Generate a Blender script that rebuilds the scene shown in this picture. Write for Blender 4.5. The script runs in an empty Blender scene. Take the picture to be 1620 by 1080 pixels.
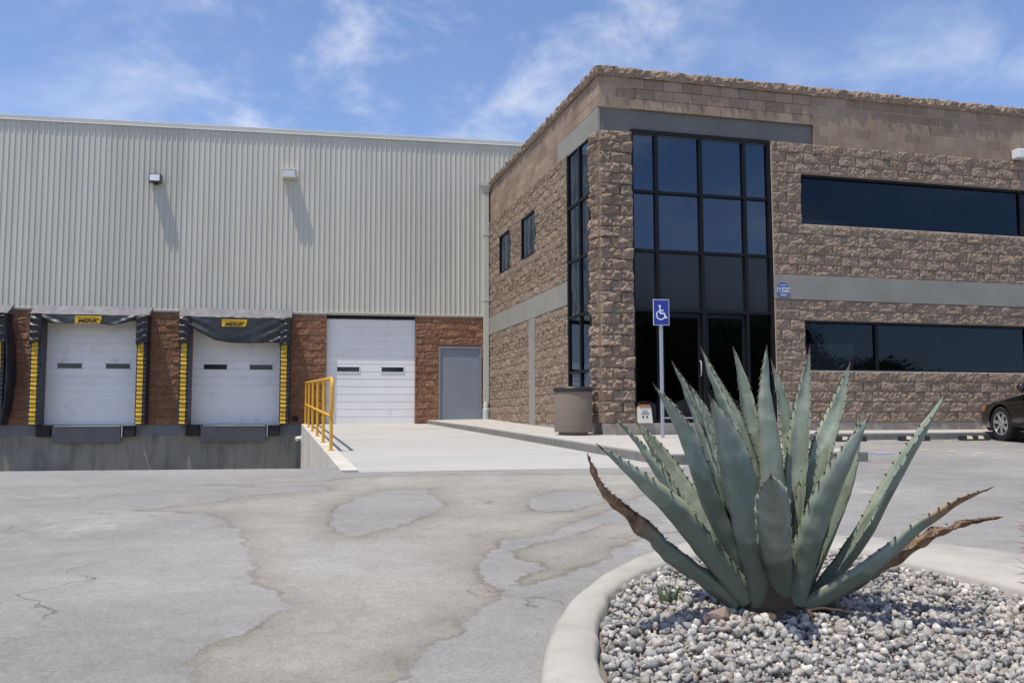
import bpy, bmesh, math, random
import numpy as np
from mathutils import Vector, Matrix, Quaternion, noise as mnoise

random.seed(7)
rng = np.random.default_rng(11)
SC = bpy.context.scene
COL = SC.collection

# ------------------------------------------------------------------ camera
# The eye is the world origin; X runs along the office front, Y into depth.
YAW, PITCH, ROLL = 0.2588, 0.0844, -0.0027
fw = Vector((math.sin(YAW) * math.cos(PITCH), math.cos(YAW) * math.cos(PITCH), math.sin(PITCH)))
rt = Vector((math.cos(YAW), -math.sin(YAW), 0))
upv = rt.cross(fw)
r2 = rt * math.cos(ROLL) + upv * math.sin(ROLL)
u2 = -rt * math.sin(ROLL) + upv * math.cos(ROLL)
cam = bpy.data.cameras.new('camera')
cam.sensor_width = 36.0
cam.sensor_fit = 'HORIZONTAL'
cam.lens = 1438.25 / 1620 * 36
cam.clip_start = 0.05
cam.clip_end = 3000
cam_ob = bpy.data.objects.new('camera', cam)
COL.objects.link(cam_ob)
cam_ob.matrix_world = Matrix(((r2.x, u2.x, -fw.x, 0), (r2.y, u2.y, -fw.y, 0), (r2.z, u2.z, -fw.z, 0), (0, 0, 0, 1)))
SC.camera = cam_ob

# ------------------------------------------------------------------ sky and sun
SUN_TRAVEL = Vector((0.30, 0.135, -1.0)).normalized()
SUN_EL = math.asin(-SUN_TRAVEL.z)
SUN_ROT = math.atan2(-SUN_TRAVEL.x, -SUN_TRAVEL.y)
world = bpy.data.worlds.new('World')
SC.world = world
world.use_nodes = True
wn, wl = world.node_tree.nodes, world.node_tree.links
wn.clear()
w_out = wn.new('ShaderNodeOutputWorld')
w_bg = wn.new('ShaderNodeBackground')
w_sky = wn.new('ShaderNodeTexSky')
w_sky.sky_type = 'NISHITA'
w_sky.sun_disc = False
w_sky.sun_elevation = SUN_EL
w_sky.sun_rotation = SUN_ROT
w_sky.altitude = 300
w_sky.air_density = 1.0
w_sky.dust_density = 0.6
w_sky.ozone_density = 1.0
w_bg.inputs['Strength'].default_value = 0.15
w_tc = wn.new('ShaderNodeTexCoord')
# thin high clouds: stretched noise over the direction vector, the same all round the sky
w_map = wn.new('ShaderNodeMapping'); w_map.inputs['Scale'].default_value = (1.0, 1.0, 1.7)
w_map.inputs['Location'].default_value = (5.7, 8.2, 1.6)
w_n1 = wn.new('ShaderNodeTexNoise'); w_n1.inputs['Scale'].default_value = 7.5; w_n1.inputs['Detail'].default_value = 9
w_n1.inputs['Roughness'].default_value = 0.6; w_n1.inputs['Distortion'].default_value = 0.25
w_n2 = wn.new('ShaderNodeTexNoise'); w_n2.inputs['Scale'].default_value = 1.7; w_n2.inputs['Detail'].default_value = 3
w_mul = wn.new('ShaderNodeMath'); w_mul.operation = 'MULTIPLY'
w_r1 = wn.new('ShaderNodeMapRange'); w_r1.inputs['From Min'].default_value = 0.40; w_r1.inputs['From Max'].default_value = 0.80
w_r1.interpolation_type = 'SMOOTHSTEP'
w_r2 = wn.new('ShaderNodeMapRange'); w_r2.inputs['From Min'].default_value = 0.34; w_r2.inputs['From Max'].default_value = 0.62
w_sc = wn.new('ShaderNodeMath'); w_sc.operation = 'MULTIPLY'; w_sc.inputs[1].default_value = 0.8
w_mix = wn.new('ShaderNodeMix'); w_mix.data_type = 'RGBA'
w_mix.inputs['B'].default_value = (7.4, 7.6, 8.1, 1)
wl.new(w_tc.outputs['Generated'], w_map.inputs['Vector'])
wl.new(w_map.outputs['Vector'], w_n1.inputs['Vector'])
wl.new(w_map.outputs['Vector'], w_n2.inputs['Vector'])
wl.new(w_n1.outputs['Fac'], w_r1.inputs['Value'])
wl.new(w_n2.outputs['Fac'], w_r2.inputs['Value'])
wl.new(w_r1.outputs['Result'], w_mul.inputs[0])
wl.new(w_r2.outputs['Result'], w_mul.inputs[1])
wl.new(w_mul.outputs['Value'], w_sc.inputs[0])
wl.new(w_sc.outputs['Value'], w_mix.inputs['Factor'])
w_tint = wn.new('ShaderNodeVectorMath'); w_tint.operation = 'MULTIPLY'      # clear dry-air blue
w_tint.inputs[1].default_value = (1.08, 1.12, 1.30)
wl.new(w_sky.outputs['Color'], w_tint.inputs[0])
wl.new(w_tint.outputs['Vector'], w_mix.inputs['A'])
wl.new(w_mix.outputs['Result'], w_bg.inputs['Color'])
wl.new(w_bg.outputs['Background'], w_out.inputs['Surface'])

sun = bpy.data.lights.new('sun', 'SUN')
sun.energy = 5.0
sun.angle = math.radians(0.53)
sun.color = (1.0, 0.925, 0.79)
sun_ob = bpy.data.objects.new('sun', sun)
COL.objects.link(sun_ob)
sun_ob.rotation_euler = SUN_TRAVEL.to_track_quat('-Z', 'Y').to_euler()
sun_ob.location = (-20, -15, 60)

SC.view_settings.view_transform = 'Standard'
SC.view_settings.look = 'None'
SC.view_settings.gamma = 1
SC.view_settings.exposure = -0.15
SC.view_settings.use_curve_mapping = False

# ------------------------------------------------------------------ helpers
def tag(o, label=None, cat=None, group=None, kind=None):
    if label: o['label'] = label
    if cat: o['category'] = cat
    if group: o['group'] = group
    if kind: o['kind'] = kind
    return o

def empty(name, loc=(0, 0, 0), rz=0.0):
    o = bpy.data.objects.new(name, None)
    o.empty_display_size = 0.2
    COL.objects.link(o)
    o.location = loc
    o.rotation_euler = (0, 0, rz)
    return o

def link_mesh(name, me, mat=None, parent=None, loc=None):
    o = bpy.data.objects.new(name, me)
    COL.objects.link(o)
    if mat is not None and len(me.materials) == 0:
        me.materials.append(mat)
    if parent is not None:
        o.parent = parent
    if loc is not None:
        o.location = loc
    return o

class MB:
    """collects shapes that become ONE mesh object"""
    def __init__(self):
        self.v, self.f = [], []
    def add(self, v, f):
        b = len(self.v)
        self.v += [tuple(p) for p in v]
        self.f += [tuple(i + b for i in q) for q in f]
        return self
    def box(self, x0, x1, y0, y1, z0, z1):
        return self.add([(x0, y0, z0), (x1, y0, z0), (x1, y1, z0), (x0, y1, z0), (x0, y0, z1), (x1, y0, z1), (x1, y1, z1), (x0, y1, z1)],
                        [(0, 3, 2, 1), (4, 5, 6, 7), (0, 1, 5, 4), (1, 2, 6, 5), (2, 3, 7, 6), (3, 0, 4, 7)])
    def hexa(self, p):            # eight corners, bottom ring then top ring
        return self.add(p, [(0, 3, 2, 1), (4, 5, 6, 7), (0, 1, 5, 4), (1, 2, 6, 5), (2, 3, 7, 6), (3, 0, 4, 7)])
    def prism(self, poly, axis, a, b):   # poly in the two other axes, extruded along axis
        n = len(poly)
        def mk(p, t):
            return {'x': (t, p[0], p[1]), 'y': (p[0], t, p[1]), 'z': (p[0], p[1], t)}[axis]
        v = [mk(p, a) for p in poly] + [mk(p, b) for p in poly]
        f = [tuple(range(n - 1, -1, -1)), tuple(range(n, 2 * n))] + [(i, (i + 1) % n, n + (i + 1) % n, n + i) for i in range(n)]
        return self.add(v, f)
    def tube(self, pts, r, n=10, cap=True):
        pts = [Vector(p) for p in pts]
        rs = r if isinstance(r, (list, tuple)) else [r] * len(pts)
        rings, nrm = [], None
        for i, p in enumerate(pts):
            t = (pts[min(i + 1, len(pts) - 1)] - pts[max(i - 1, 0)]).normalized()
            if nrm is None:
                nrm = t.orthogonal().normalized()
            nrm = (nrm - t * nrm.dot(t)).normalized()
            bn = t.cross(nrm)
            rings.append([p + (nrm * math.cos(2 * math.pi * k / n) + bn * math.sin(2 * math.pi * k / n)) * rs[i] for k in range(n)])
        v = [q for ring in rings for q in ring]
        f = []
        for i in range(len(rings) - 1):
            for k in range(n):
                k2 = (k + 1) % n
                f.append((i * n + k, i * n + k2, (i + 1) * n + k2, (i + 1) * n + k))
        if cap:
            f.append(tuple(range(n - 1, -1, -1)))
            f.append(tuple((len(rings) - 1) * n + k for k in range(n)))
        return self.add(v, f)
    def lathe(self, prof, n=24, c=(0, 0, 0), axis='z'):
        v, f = [], []
        for r, h in prof:
            for k in range(n):
                a = 2 * math.pi * k / n
                x, y = r * math.cos(a), r * math.sin(a)
                v.append({'z': (c[0] + x, c[1] + y, c[2] + h), 'y': (c[0] + x, c[1] + h, c[2] + y), 'x': (c[0] + h, c[1] + x, c[2] + y)}[axis])
        for i in range(len(prof) - 1):
            for k in range(n):
                k2 = (k + 1) % n
                f.append((i * n + k, i * n + k2, (i + 1) * n + k2, (i + 1) * n + k))
        f.append(tuple(range(n - 1, -1, -1)))
        f.append(tuple((len(prof) - 1) * n + k for k in range(n)))
        return self.add(v, f)
    def grid(self, fn, nu, nv):
        v = [fn(i / nu, j / nv) for j in range(nv + 1) for i in range(nu + 1)]
        f = [(j * (nu + 1) + i, j * (nu + 1) + i + 1, (j + 1) * (nu + 1) + i + 1, (j + 1) * (nu + 1) + i) for j in range(nv) for i in range(nu)]
        return self.add(v, f)
    def mesh(self, name, smooth=False, bevel=0.0, angle=None):
        me = bpy.data.meshes.new(name)
        me.from_pydata(self.v, [], self.f)
        bm = bmesh.new(); bm.from_mesh(me)
        bmesh.ops.recalc_face_normals(bm, faces=bm.faces)
        if bevel > 0:
            ed = [e for e in bm.edges if len(e.link_faces) == 2 and e.calc_face_angle(0) > 0.6]
            bmesh.ops.bevel(bm, geom=ed, offset=bevel, segments=2, profile=0.6, affect='EDGES', clamp_overlap=True)
        bm.to_mesh(me); bm.free()
        if smooth:
            me.polygons.foreach_set('use_smooth', [True] * len(me.polygons))
            if angle:
                me.set_sharp_from_angle(angle=angle)
        me.update()
        return me
    def build(self, name, mat, parent=None, smooth=False, bevel=0.0, angle=None, loc=None):
        return link_mesh(name, self.mesh(name, smooth, bevel, angle), mat, parent, loc)

def text_mesh(name, body, size, mat, parent, matrix, shear=0.0, extrude=0.002, xscale=1.0, bold=0.0):
    cu = bpy.data.curves.new(name, 'FONT')
    cu.body = body; cu.size = size; cu.align_x = 'CENTER'; cu.align_y = 'CENTER'
    cu.shear = shear; cu.extrude = extrude; cu.offset = bold
    tmp = bpy.data.objects.new(name, cu)
    COL.objects.link(tmp)
    me = bpy.data.meshes.new_from_object(tmp)
    COL.objects.unlink(tmp); bpy.data.objects.remove(tmp)
    for v in me.vertices:
        v.co.x *= xscale
    me.materials.clear(); me.materials.append(mat)
    o = link_mesh(name, me, None, parent)
    o.matrix_local = matrix
    return o

# ------------------------------------------------------------------ materials
def nodes_of(name):
    m = bpy.data.materials.new(name)
    m.use_nodes = True
    nt = m.node_tree
    return m, nt, nt.nodes['Principled BSDF'], nt.links

def surf(name, base, rough=0.8, var=0.12, scale=6.0, bump=0.0, bscale=60.0, metallic=0.0, rand=0.0, spec=0.4, second=None, sec_scale=1.5, sec_lo=0.45, sec_hi=0.65, stretch=None, attr=False, bdist=0.01, coat=0.0):
    m, nt, b, L = nodes_of(name)
    N = nt.nodes
    geo = N.new('ShaderNodeNewGeometry')
    vec = geo.outputs['Position']
    if stretch:
        mp = N.new('ShaderNodeMapping'); mp.inputs['Scale'].default_value = stretch
        L.new(vec, mp.inputs['Vector']); vec2 = mp.outputs['Vector']
    else:
        vec2 = vec
    n1 = N.new('ShaderNodeTexNoise'); n1.inputs['Scale'].default_value = scale; n1.inputs['Detail'].default_value = 6
    n1.inputs['Roughness'].default_value = 0.62
    L.new(vec2, n1.inputs['Vector'])
    mr = N.new('ShaderNodeMapRange'); mr.inputs['From Min'].default_value = 0.28; mr.inputs['From Max'].default_value = 0.72
    mr.inputs['To Min'].default_value = 1 - var; mr.inputs['To Max'].default_value = 1 + var
    L.new(n1.outputs['Fac'], mr.inputs['Value'])
    col = N.new('ShaderNodeRGB'); col.outputs[0].default_value = (*base, 1)
    cur = col.outputs[0]
    if second:
        n2 = N.new('ShaderNodeTexNoise'); n2.inputs['Scale'].default_value = sec_scale; n2.inputs['Detail'].default_value = 8
        n2.inputs['Roughness'].default_value = 0.65
        L.new(vec2, n2.inputs['Vector'])
        r2_ = N.new('ShaderNodeMapRange'); r2_.inputs['From Min'].default_value = sec_lo; r2_.inputs['From Max'].default_value = sec_hi
        L.new(n2.outputs['Fac'], r2_.inputs['Value'])
        mx = N.new('ShaderNodeMix'); mx.data_type = 'RGBA'
        L.new(r2_.outputs['Result'], mx.inputs['Factor'])
        L.new(cur, mx.inputs['A']); mx.inputs['B'].default_value = (*second, 1)
        cur = mx.outputs['Result']
    fac = mr.outputs['Result']
    if rand > 0:
        oi = N.new('ShaderNodeObjectInfo')
        val = oi.outputs['Random']
        if attr:
            at = N.new('ShaderNodeAttribute'); at.attribute_name = 'rnd'
            ad = N.new('ShaderNodeMath'); ad.operation = 'ADD'
            L.new(val, ad.inputs[0]); L.new(at.outputs['Fac'], ad.inputs[1])
            fr = N.new('ShaderNodeMath'); fr.operation = 'FRACT'
            L.new(ad.outputs[0], fr.inputs[0]); val = fr.outputs[0]
        rr = N.new('ShaderNodeMapRange'); rr.inputs['To Min'].default_value = 1 - rand; rr.inputs['To Max'].default_value = 1 + rand
        L.new(val, rr.inputs['Value'])
        mm = N.new('ShaderNodeMath'); mm.operation = 'MULTIPLY'
        L.new(fac, mm.inputs[0]); L.new(rr.outputs['Result'], mm.inputs[1]); fac = mm.outputs[0]
    vm = N.new('ShaderNodeVectorMath'); vm.operation = 'SCALE'
    L.new(cur, vm.inputs[0]); L.new(fac, vm.inputs['Scale'])
    L.new(vm.outputs['Vector'], b.inputs['Base Color'])
    b.inputs['Roughness'].default_value = rough
    b.inputs['Metallic'].default_value = metallic
    b.inputs['Specular IOR Level'].default_value = spec
    if coat:
        b.inputs['Coat Weight'].default_value = coat
        b.inputs['Coat Roughness'].default_value = 0.06
    if bump > 0:
        nb = N.new('ShaderNodeTexNoise'); nb.inputs['Scale'].default_value = bscale; nb.inputs['Detail'].default_value = 5
        nb.inputs['Roughness'].default_value = 0.65
        L.new(vec2, nb.inputs['Vector'])
        bp = N.new('ShaderNodeBump'); bp.inputs['Strength'].default_value = bump; bp.inputs['Distance'].default_value = bdist
        L.new(nb.outputs['Fac'], bp.inputs['Height'])
        L.new(bp.outputs['Normal'], b.inputs['Normal'])
    return m

def glass_mat(name, tint, refl=1.0, wav=0.05):
    """tinted glazing: dark see-through pane plus mirror reflection that grows at grazing angles"""
    m = bpy.data.materials.new(name); m.use_nodes = True
    nt = m.node_tree; N, L = nt.nodes, nt.links
    N.clear()
    out = N.new('ShaderNodeOutputMaterial')
    tr = N.new('ShaderNodeBsdfTransparent'); tr.inputs['Color'].default_value = (*tint, 1)
    gl = N.new('ShaderNodeBsdfGlossy'); gl.inputs['Roughness'].default_value = 0.0; gl.inputs['Color'].default_value = (0.62, 0.78, 1.0, 1)
    fr = N.new('ShaderNodeFresnel'); fr.inputs['IOR'].default_value = 1.55
    mu = N.new('ShaderNodeMath'); mu.operation = 'MULTIPLY'; mu.inputs[1].default_value = refl; mu.use_clamp = True
    mx = N.new('ShaderNodeMixShader')
    geo = N.new('ShaderNodeNewGeometry')
    nz = N.new('ShaderNodeTexNoise'); nz.inputs['Scale'].default_value = 1.6; nz.inputs['Detail'].default_value = 2
    bp = N.new('ShaderNodeBump'); bp.inputs['Strength'].default_value = wav; bp.inputs['Distance'].default_value = 0.05
    L.new(geo.outputs['Position'], nz.inputs['Vector']); L.new(nz.outputs['Fac'], bp.inputs['Height'])
    L.new(bp.outputs['Normal'], gl.inputs['Normal'])
    L.new(fr.outputs['Fac'], mu.inputs[0]); L.new(mu.outputs[0], mx.inputs['Fac'])
    L.new(tr.outputs[0], mx.inputs[1]); L.new(gl.outputs[0], mx.inputs[2])
    L.new(mx.outputs[0], out.inputs['Surface'])
    return m

MAT = {}
MAT['cladding'] = surf('cladding', (0.555, 0.535, 0.465), 0.5, 0.05, 0.9, metallic=0.0, spec=0.4, second=(0.51, 0.49, 0.425), sec_scale=0.8, stretch=(3, 3, 0.25), rand=0.045)
MAT['trim'] = surf('trim', (0.55, 0.55, 0.49), 0.5, 0.05, 3)
MAT['flashing'] = surf('flashing', (0.42, 0.40, 0.34), 0.6, 0.12, 5)
MAT['red_block'] = surf('red_block', (0.26, 0.14, 0.085), 0.95, 0.24, 13, bump=0.9, bscale=26, rand=0.12, spec=0.15, bdist=0.02, attr=True)
MAT['red_mortar'] = surf('red_mortar', (0.30, 0.18, 0.125), 0.95, 0.1, 12, bump=0.2)
MAT['tan_block'] = surf('tan_block', (0.30, 0.226, 0.168), 0.95, 0.26, 14, bump=0.95, bscale=24, rand=0.11, spec=0.15, bdist=0.022, attr=True)
MAT['tan_mortar'] = surf('tan_mortar', (0.50, 0.42, 0.345), 0.95, 0.08, 12, bump=0.15)
MAT['smooth_block'] = surf('smooth_block', (0.315, 0.24, 0.178), 0.92, 0.1, 4, bump=0.12, bscale=120, rand=0.17, spec=0.15, attr=True, second=(0.265, 0.188, 0.132), sec_scale=1.1)
MAT['stucco'] = surf('stucco', (0.285, 0.275, 0.24), 0.9, 0.06, 3, bump=0.08, bscale=90, second=(0.255, 0.245, 0.21), sec_scale=1.2)
MAT['lintel'] = surf('lintel', (0.165, 0.165, 0.155), 0.9, 0.06, 3, bump=0.08, bscale=90, second=(0.145, 0.145, 0.14), sec_scale=1.2)  # stucco darkened for the front lintel, painting in the shade of its recess
MAT['footing'] = surf('footing', (0.33, 0.29, 0.25), 0.9, 0.15, 5, bump=0.2)
MAT['ramp'] = surf('ramp', (0.415, 0.405, 0.385), 0.85, 0.07, 1.6, bump=0.12, bscale=90, second=(0.32, 0.312, 0.295), sec_scale=0.8, sec_lo=0.48, sec_hi=0.74, stretch=(0.5, 1.6, 1))
MAT['kerb'] = surf('kerb', (0.395, 0.378, 0.34), 0.9, 0.10, 4, bump=0.25, bscale=70, second=(0.295, 0.27, 0.228), sec_scale=2.6, sec_lo=0.52, sec_hi=0.74)
MAT['sidewalk'] = surf('sidewalk', (0.43, 0.41, 0.375), 0.9, 0.10, 2.5, bump=0.2, bscale=60, second=(0.36, 0.34, 0.31), sec_scale=1.8, sec_lo=0.55, sec_hi=0.75)
MAT['dark_kerb'] = surf('dark_kerb', (0.20, 0.19, 0.175), 0.95, 0.25, 6, bump=0.4, bscale=40)
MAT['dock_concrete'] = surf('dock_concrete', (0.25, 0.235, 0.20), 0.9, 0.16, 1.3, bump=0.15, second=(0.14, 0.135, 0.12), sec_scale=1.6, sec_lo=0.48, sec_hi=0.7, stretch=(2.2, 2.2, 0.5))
MAT['dock_beam'] = surf('dock_beam', (0.155, 0.165, 0.185), 0.7, 0.15, 3)
MAT['well_wall'] = surf('well_wall', (0.55, 0.52, 0.46), 0.9, 0.08, 3, bump=0.15, second=(0.45, 0.42, 0.37), sec_scale=1.4, stretch=(1, 1, 0.5))
MAT['white_door'] = surf('white_door', (0.80, 0.80, 0.795), 0.45, 0.05, 1.5, rand=0.02, second=(0.56, 0.565, 0.57), sec_scale=2.4, sec_lo=0.58, sec_hi=0.80)
MAT['grey_door'] = surf('grey_door', (0.215, 0.245, 0.285), 0.5, 0.06, 2.5)
MAT['lite'] = surf('lite', (0.012, 0.015, 0.02), 0.08, 0.0, 2, spec=0.6)
MAT['black_vinyl'] = surf('black_vinyl', (0.022, 0.024, 0.03), 0.42, 0.25, 6, bump=0.15, bscale=20, spec=0.55)
MAT['hood_vinyl'] = surf('hood_vinyl', (0.16, 0.16, 0.175), 0.5, 0.25, 4, bump=0.5, bscale=9, bdist=0.03)
MAT['yellow_vinyl'] = surf('yellow_vinyl', (0.66, 0.40, 0.025), 0.6, 0.16, 9, second=(0.40, 0.235, 0.03), sec_scale=4, sec_lo=0.55, sec_hi=0.75)
MAT['logo_yellow'] = surf('logo_yellow', (0.72, 0.43, 0.02), 0.55, 0.04, 4)
MAT['black_ink'] = surf('black_ink', (0.012, 0.012, 0.012), 0.6, 0.0, 4)
MAT['black_rubber'] = surf('black_rubber', (0.022, 0.022, 0.023), 0.75, 0.2, 8)
MAT['steel_plate'] = surf('steel_plate', (0.13, 0.135, 0.15), 0.5, 0.15, 3, metallic=0.3)
MAT['steel_edge'] = surf('steel_edge', (0.55, 0.56, 0.56), 0.45, 0.1, 4, metallic=0.3)
MAT['rail_yellow'] = surf('rail_yellow', (0.70, 0.36, 0.018), 0.42, 0.07, 8, spec=0.5)
MAT['black_frame'] = surf('black_frame', (0.008, 0.009, 0.011), 0.5, 0.05, 6, spec=0.22)
MAT['glass'] = glass_mat('glass', (0.07, 0.08, 0.095), 2.5)
MAT['glass_strip'] = glass_mat('glass_strip', (0.09, 0.10, 0.115), 0.72)
MAT['glass_clear'] = glass_mat('glass_clear', (0.62, 0.65, 0.67), 1.3)
MAT['spandrel'] = surf('spandrel', (0.014, 0.017, 0.021), 0.16, 0.08, 1.0, spec=0.5)
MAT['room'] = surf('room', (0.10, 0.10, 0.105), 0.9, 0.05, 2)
MAT['blind'] = surf('blind', (0.46, 0.46, 0.44), 0.8, 0.05, 3, rand=0.08)
MAT['lamp_body'] = surf('lamp_body', (0.055, 0.058, 0.06), 0.5, 0.1, 8)
MAT['lamp_cream'] = surf('lamp_cream', (0.62, 0.60, 0.50), 0.5, 0.05, 8)
MAT['lamp_glass'] = surf('lamp_glass', (0.62, 0.66, 0.70), 0.15, 0.05, 8, spec=0.6)
MAT['spout_green'] = surf('spout_green', (0.47, 0.555, 0.50), 0.6, 0.08, 6)
MAT['spout'] = surf('spout', (0.50, 0.50, 0.43), 0.5, 0.07, 3, stretch=(1, 1, 0.2))
MAT['can_concrete'] = surf('can_concrete', (0.215, 0.175, 0.138), 0.95, 0.14, 60, bump=0.4, bscale=120, bdist=0.006)
MAT['can_rim'] = surf('can_rim', (0.028, 0.022, 0.02), 0.5, 0.1, 5)
MAT['galv'] = surf('galv', (0.42, 0.44, 0.47), 0.4, 0.1, 12, metallic=0.5)
MAT['sign_blue'] = surf('sign_blue', (0.022, 0.042, 0.30), 0.4, 0.05, 3, spec=0.5)
MAT['sign_white'] = surf('sign_white', (0.78, 0.79, 0.80), 0.45, 0.03, 3)
MAT['alarm_blue'] = surf('alarm_blue', (0.035, 0.10, 0.37), 0.4, 0.05, 3)
MAT['bin_white'] = surf('bin_white', (0.68, 0.65, 0.58), 0.6, 0.06, 6)
MAT['bin_orange'] = surf('bin_orange', (0.45, 0.17, 0.045), 0.6, 0.06, 6)
MAT['car_paint'] = surf('car_paint', (0.016, 0.014, 0.0125), 0.22, 0.04, 3, metallic=0.35, coat=0.8, spec=0.6)
MAT['car_glass'] = surf('car_glass', (0.02, 0.035, 0.045), 0.04, 0.0, 3, spec=0.8)
MAT['tyre'] = surf('tyre', (0.018, 0.018, 0.018), 0.85, 0.15, 10)
MAT['alloy'] = surf('alloy', (0.62, 0.63, 0.65), 0.28, 0.05, 6, metallic=0.75)
MAT['amber'] = surf('amber', (0.5, 0.22, 0.05), 0.15, 0.05, 6)
MAT['headlight'] = surf('headlight', (0.55, 0.58, 0.6), 0.08, 0.05, 6, spec=0.8)
MAT['stop_paint'] = surf('stop_paint', (0.62, 0.57, 0.44), 0.7, 0.12, 8)
MAT['stud_yellow'] = surf('stud_yellow', (0.56, 0.45, 0.18), 0.5, 0.08, 9)
MAT['blue_paint'] = surf('blue_paint', (0.24, 0.31, 0.46), 0.7, 0.2, 5, second=(0.30, 0.33, 0.38), sec_scale=6, sec_lo=0.45, sec_hi=0.65)
MAT['straw'] = surf('straw', (0.52, 0.40, 0.22), 0.8, 0.15, 20)
MAT['rock'] = surf('rock', (0.30, 0.22, 0.185), 0.9, 0.2, 14, bump=0.4, bscale=60)
MAT['soil'] = surf('soil', (0.19, 0.165, 0.135), 0.95, 0.2, 14, bump=0.5, bscale=70)
MAT['dead_leaf'] = surf('dead_leaf', (0.085, 0.06, 0.042), 0.85, 0.35, 16, bump=0.4, bscale=50)
MAT['cactus'] = surf('cactus', (0.05, 0.075, 0.04), 0.6, 0.15, 12)
MAT['cactus_spine'] = surf('cactus_spine', (0.33, 0.085, 0.075), 0.5, 0.2, 30)
MAT['white_pipe'] = surf('white_pipe', (0.7, 0.69, 0.64), 0.5, 0.05, 6)

# ------------------------------------------------------------------ ground
Xs, Yw, Yo, AW = 5.9691, 25.0063, 15.9939, -0.0757

def gz(x, y):
    if y < -1: return -1.145
    if y < 16: return -1.1 + 0.045 * y
    return -0.38

def ramp_z(y):
    return -0.145 - 0.0325 * (25.0 - y)

def walk_z(y):
    return -0.305 + 0.0325 * (y - 16.0)

def shear(x):
    return -0.0757 * (x - 0.82) if x < 0.82 else 0.0

def poly_sdf(px, py, poly):
    """signed distance (positive inside) of many points to one polygon"""
    P = np.array(poly, float); Q = np.roll(P, -1, 0)
    best = np.full(px.shape, 1e9); inside = np.zeros(px.shape, bool)
    for (ax, ay), (bx, by) in zip(P, Q):
        ex, ey = bx - ax, by - ay
        t = np.clip(((px - ax) * ex + (py - ay) * ey) / (ex * ex + ey * ey), 0, 1)
        best = np.minimum(best, (px - ax - t * ex) ** 2 + (py - ay - t * ey) ** 2)
        cond = ((ay > py) != (by > py))
        with np.errstate(divide='ignore', invalid='ignore'):
            xi = ax + (py - ay) / (by - ay if by != ay else 1e-9) * ex
        inside ^= cond & (px < xi)
    d = np.sqrt(best)
    return np.where(inside, d, -d)

# dried mud left where water ran across the yard (outline in metres on the ground)
MUD = {
    'main': [(-1.11, 7.98), (-0.72, 7.8), (-0.45, 7.67), (-0.29, 7.19), (-0.17, 6.48), (-0.12, 5.85), (-0.11, 5.44), (-0.04, 5.07), (0.05, 4.7), (0.1, 4.56), (0.05, 4.42), (-0.08, 4.13), (-0.22, 3.93), (-0.3, 3.78), (-0.3, 3.66), (-0.31, 3.41), (0.38, 3.25), (0.56, 3.63), (0.8, 3.98), (1.08, 4.49), (1.21, 4.7), (1.16, 4.93), (1.18, 5.16), (1.3, 5.6), (1.57, 6.12), (1.92, 6.25), (2.44, 6.89), (3.22, 7.88), (4.11, 8.99), (4.36, 10.06), (2.64, 10.29), (1.2, 10.4), (0.48, 9.95), (-0.71, 9.71), (0.02, 9.31), (0.46, 9.49), (0.56, 9.1), (-0.14, 8.76), (-0.5, 8.31)],
    'tongue': [(1.49, 5.67), (1.51, 5.38), (1.55, 5.18), (1.23, 4.79), (1.32, 4.75), (1.66, 5.02), (2.02, 5.37), (2.48, 5.95), (2.97, 6.62), (2.5, 6.62), (2.04, 6.15), (1.74, 5.91)],
    'islA': [(0.49, 7.45), (0.74, 8.36), (1.1, 9.0), (1.49, 9.09), (1.5, 8.13), (1.33, 7.46), (0.98, 6.87), (0.57, 6.4), (0.45, 6.64)],
    'islC': [(2.28, 8.06), (2.69, 8.7), (3.12, 8.62), (2.99, 7.93), (2.42, 7.31), (2.14, 7.37)],
}

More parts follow.
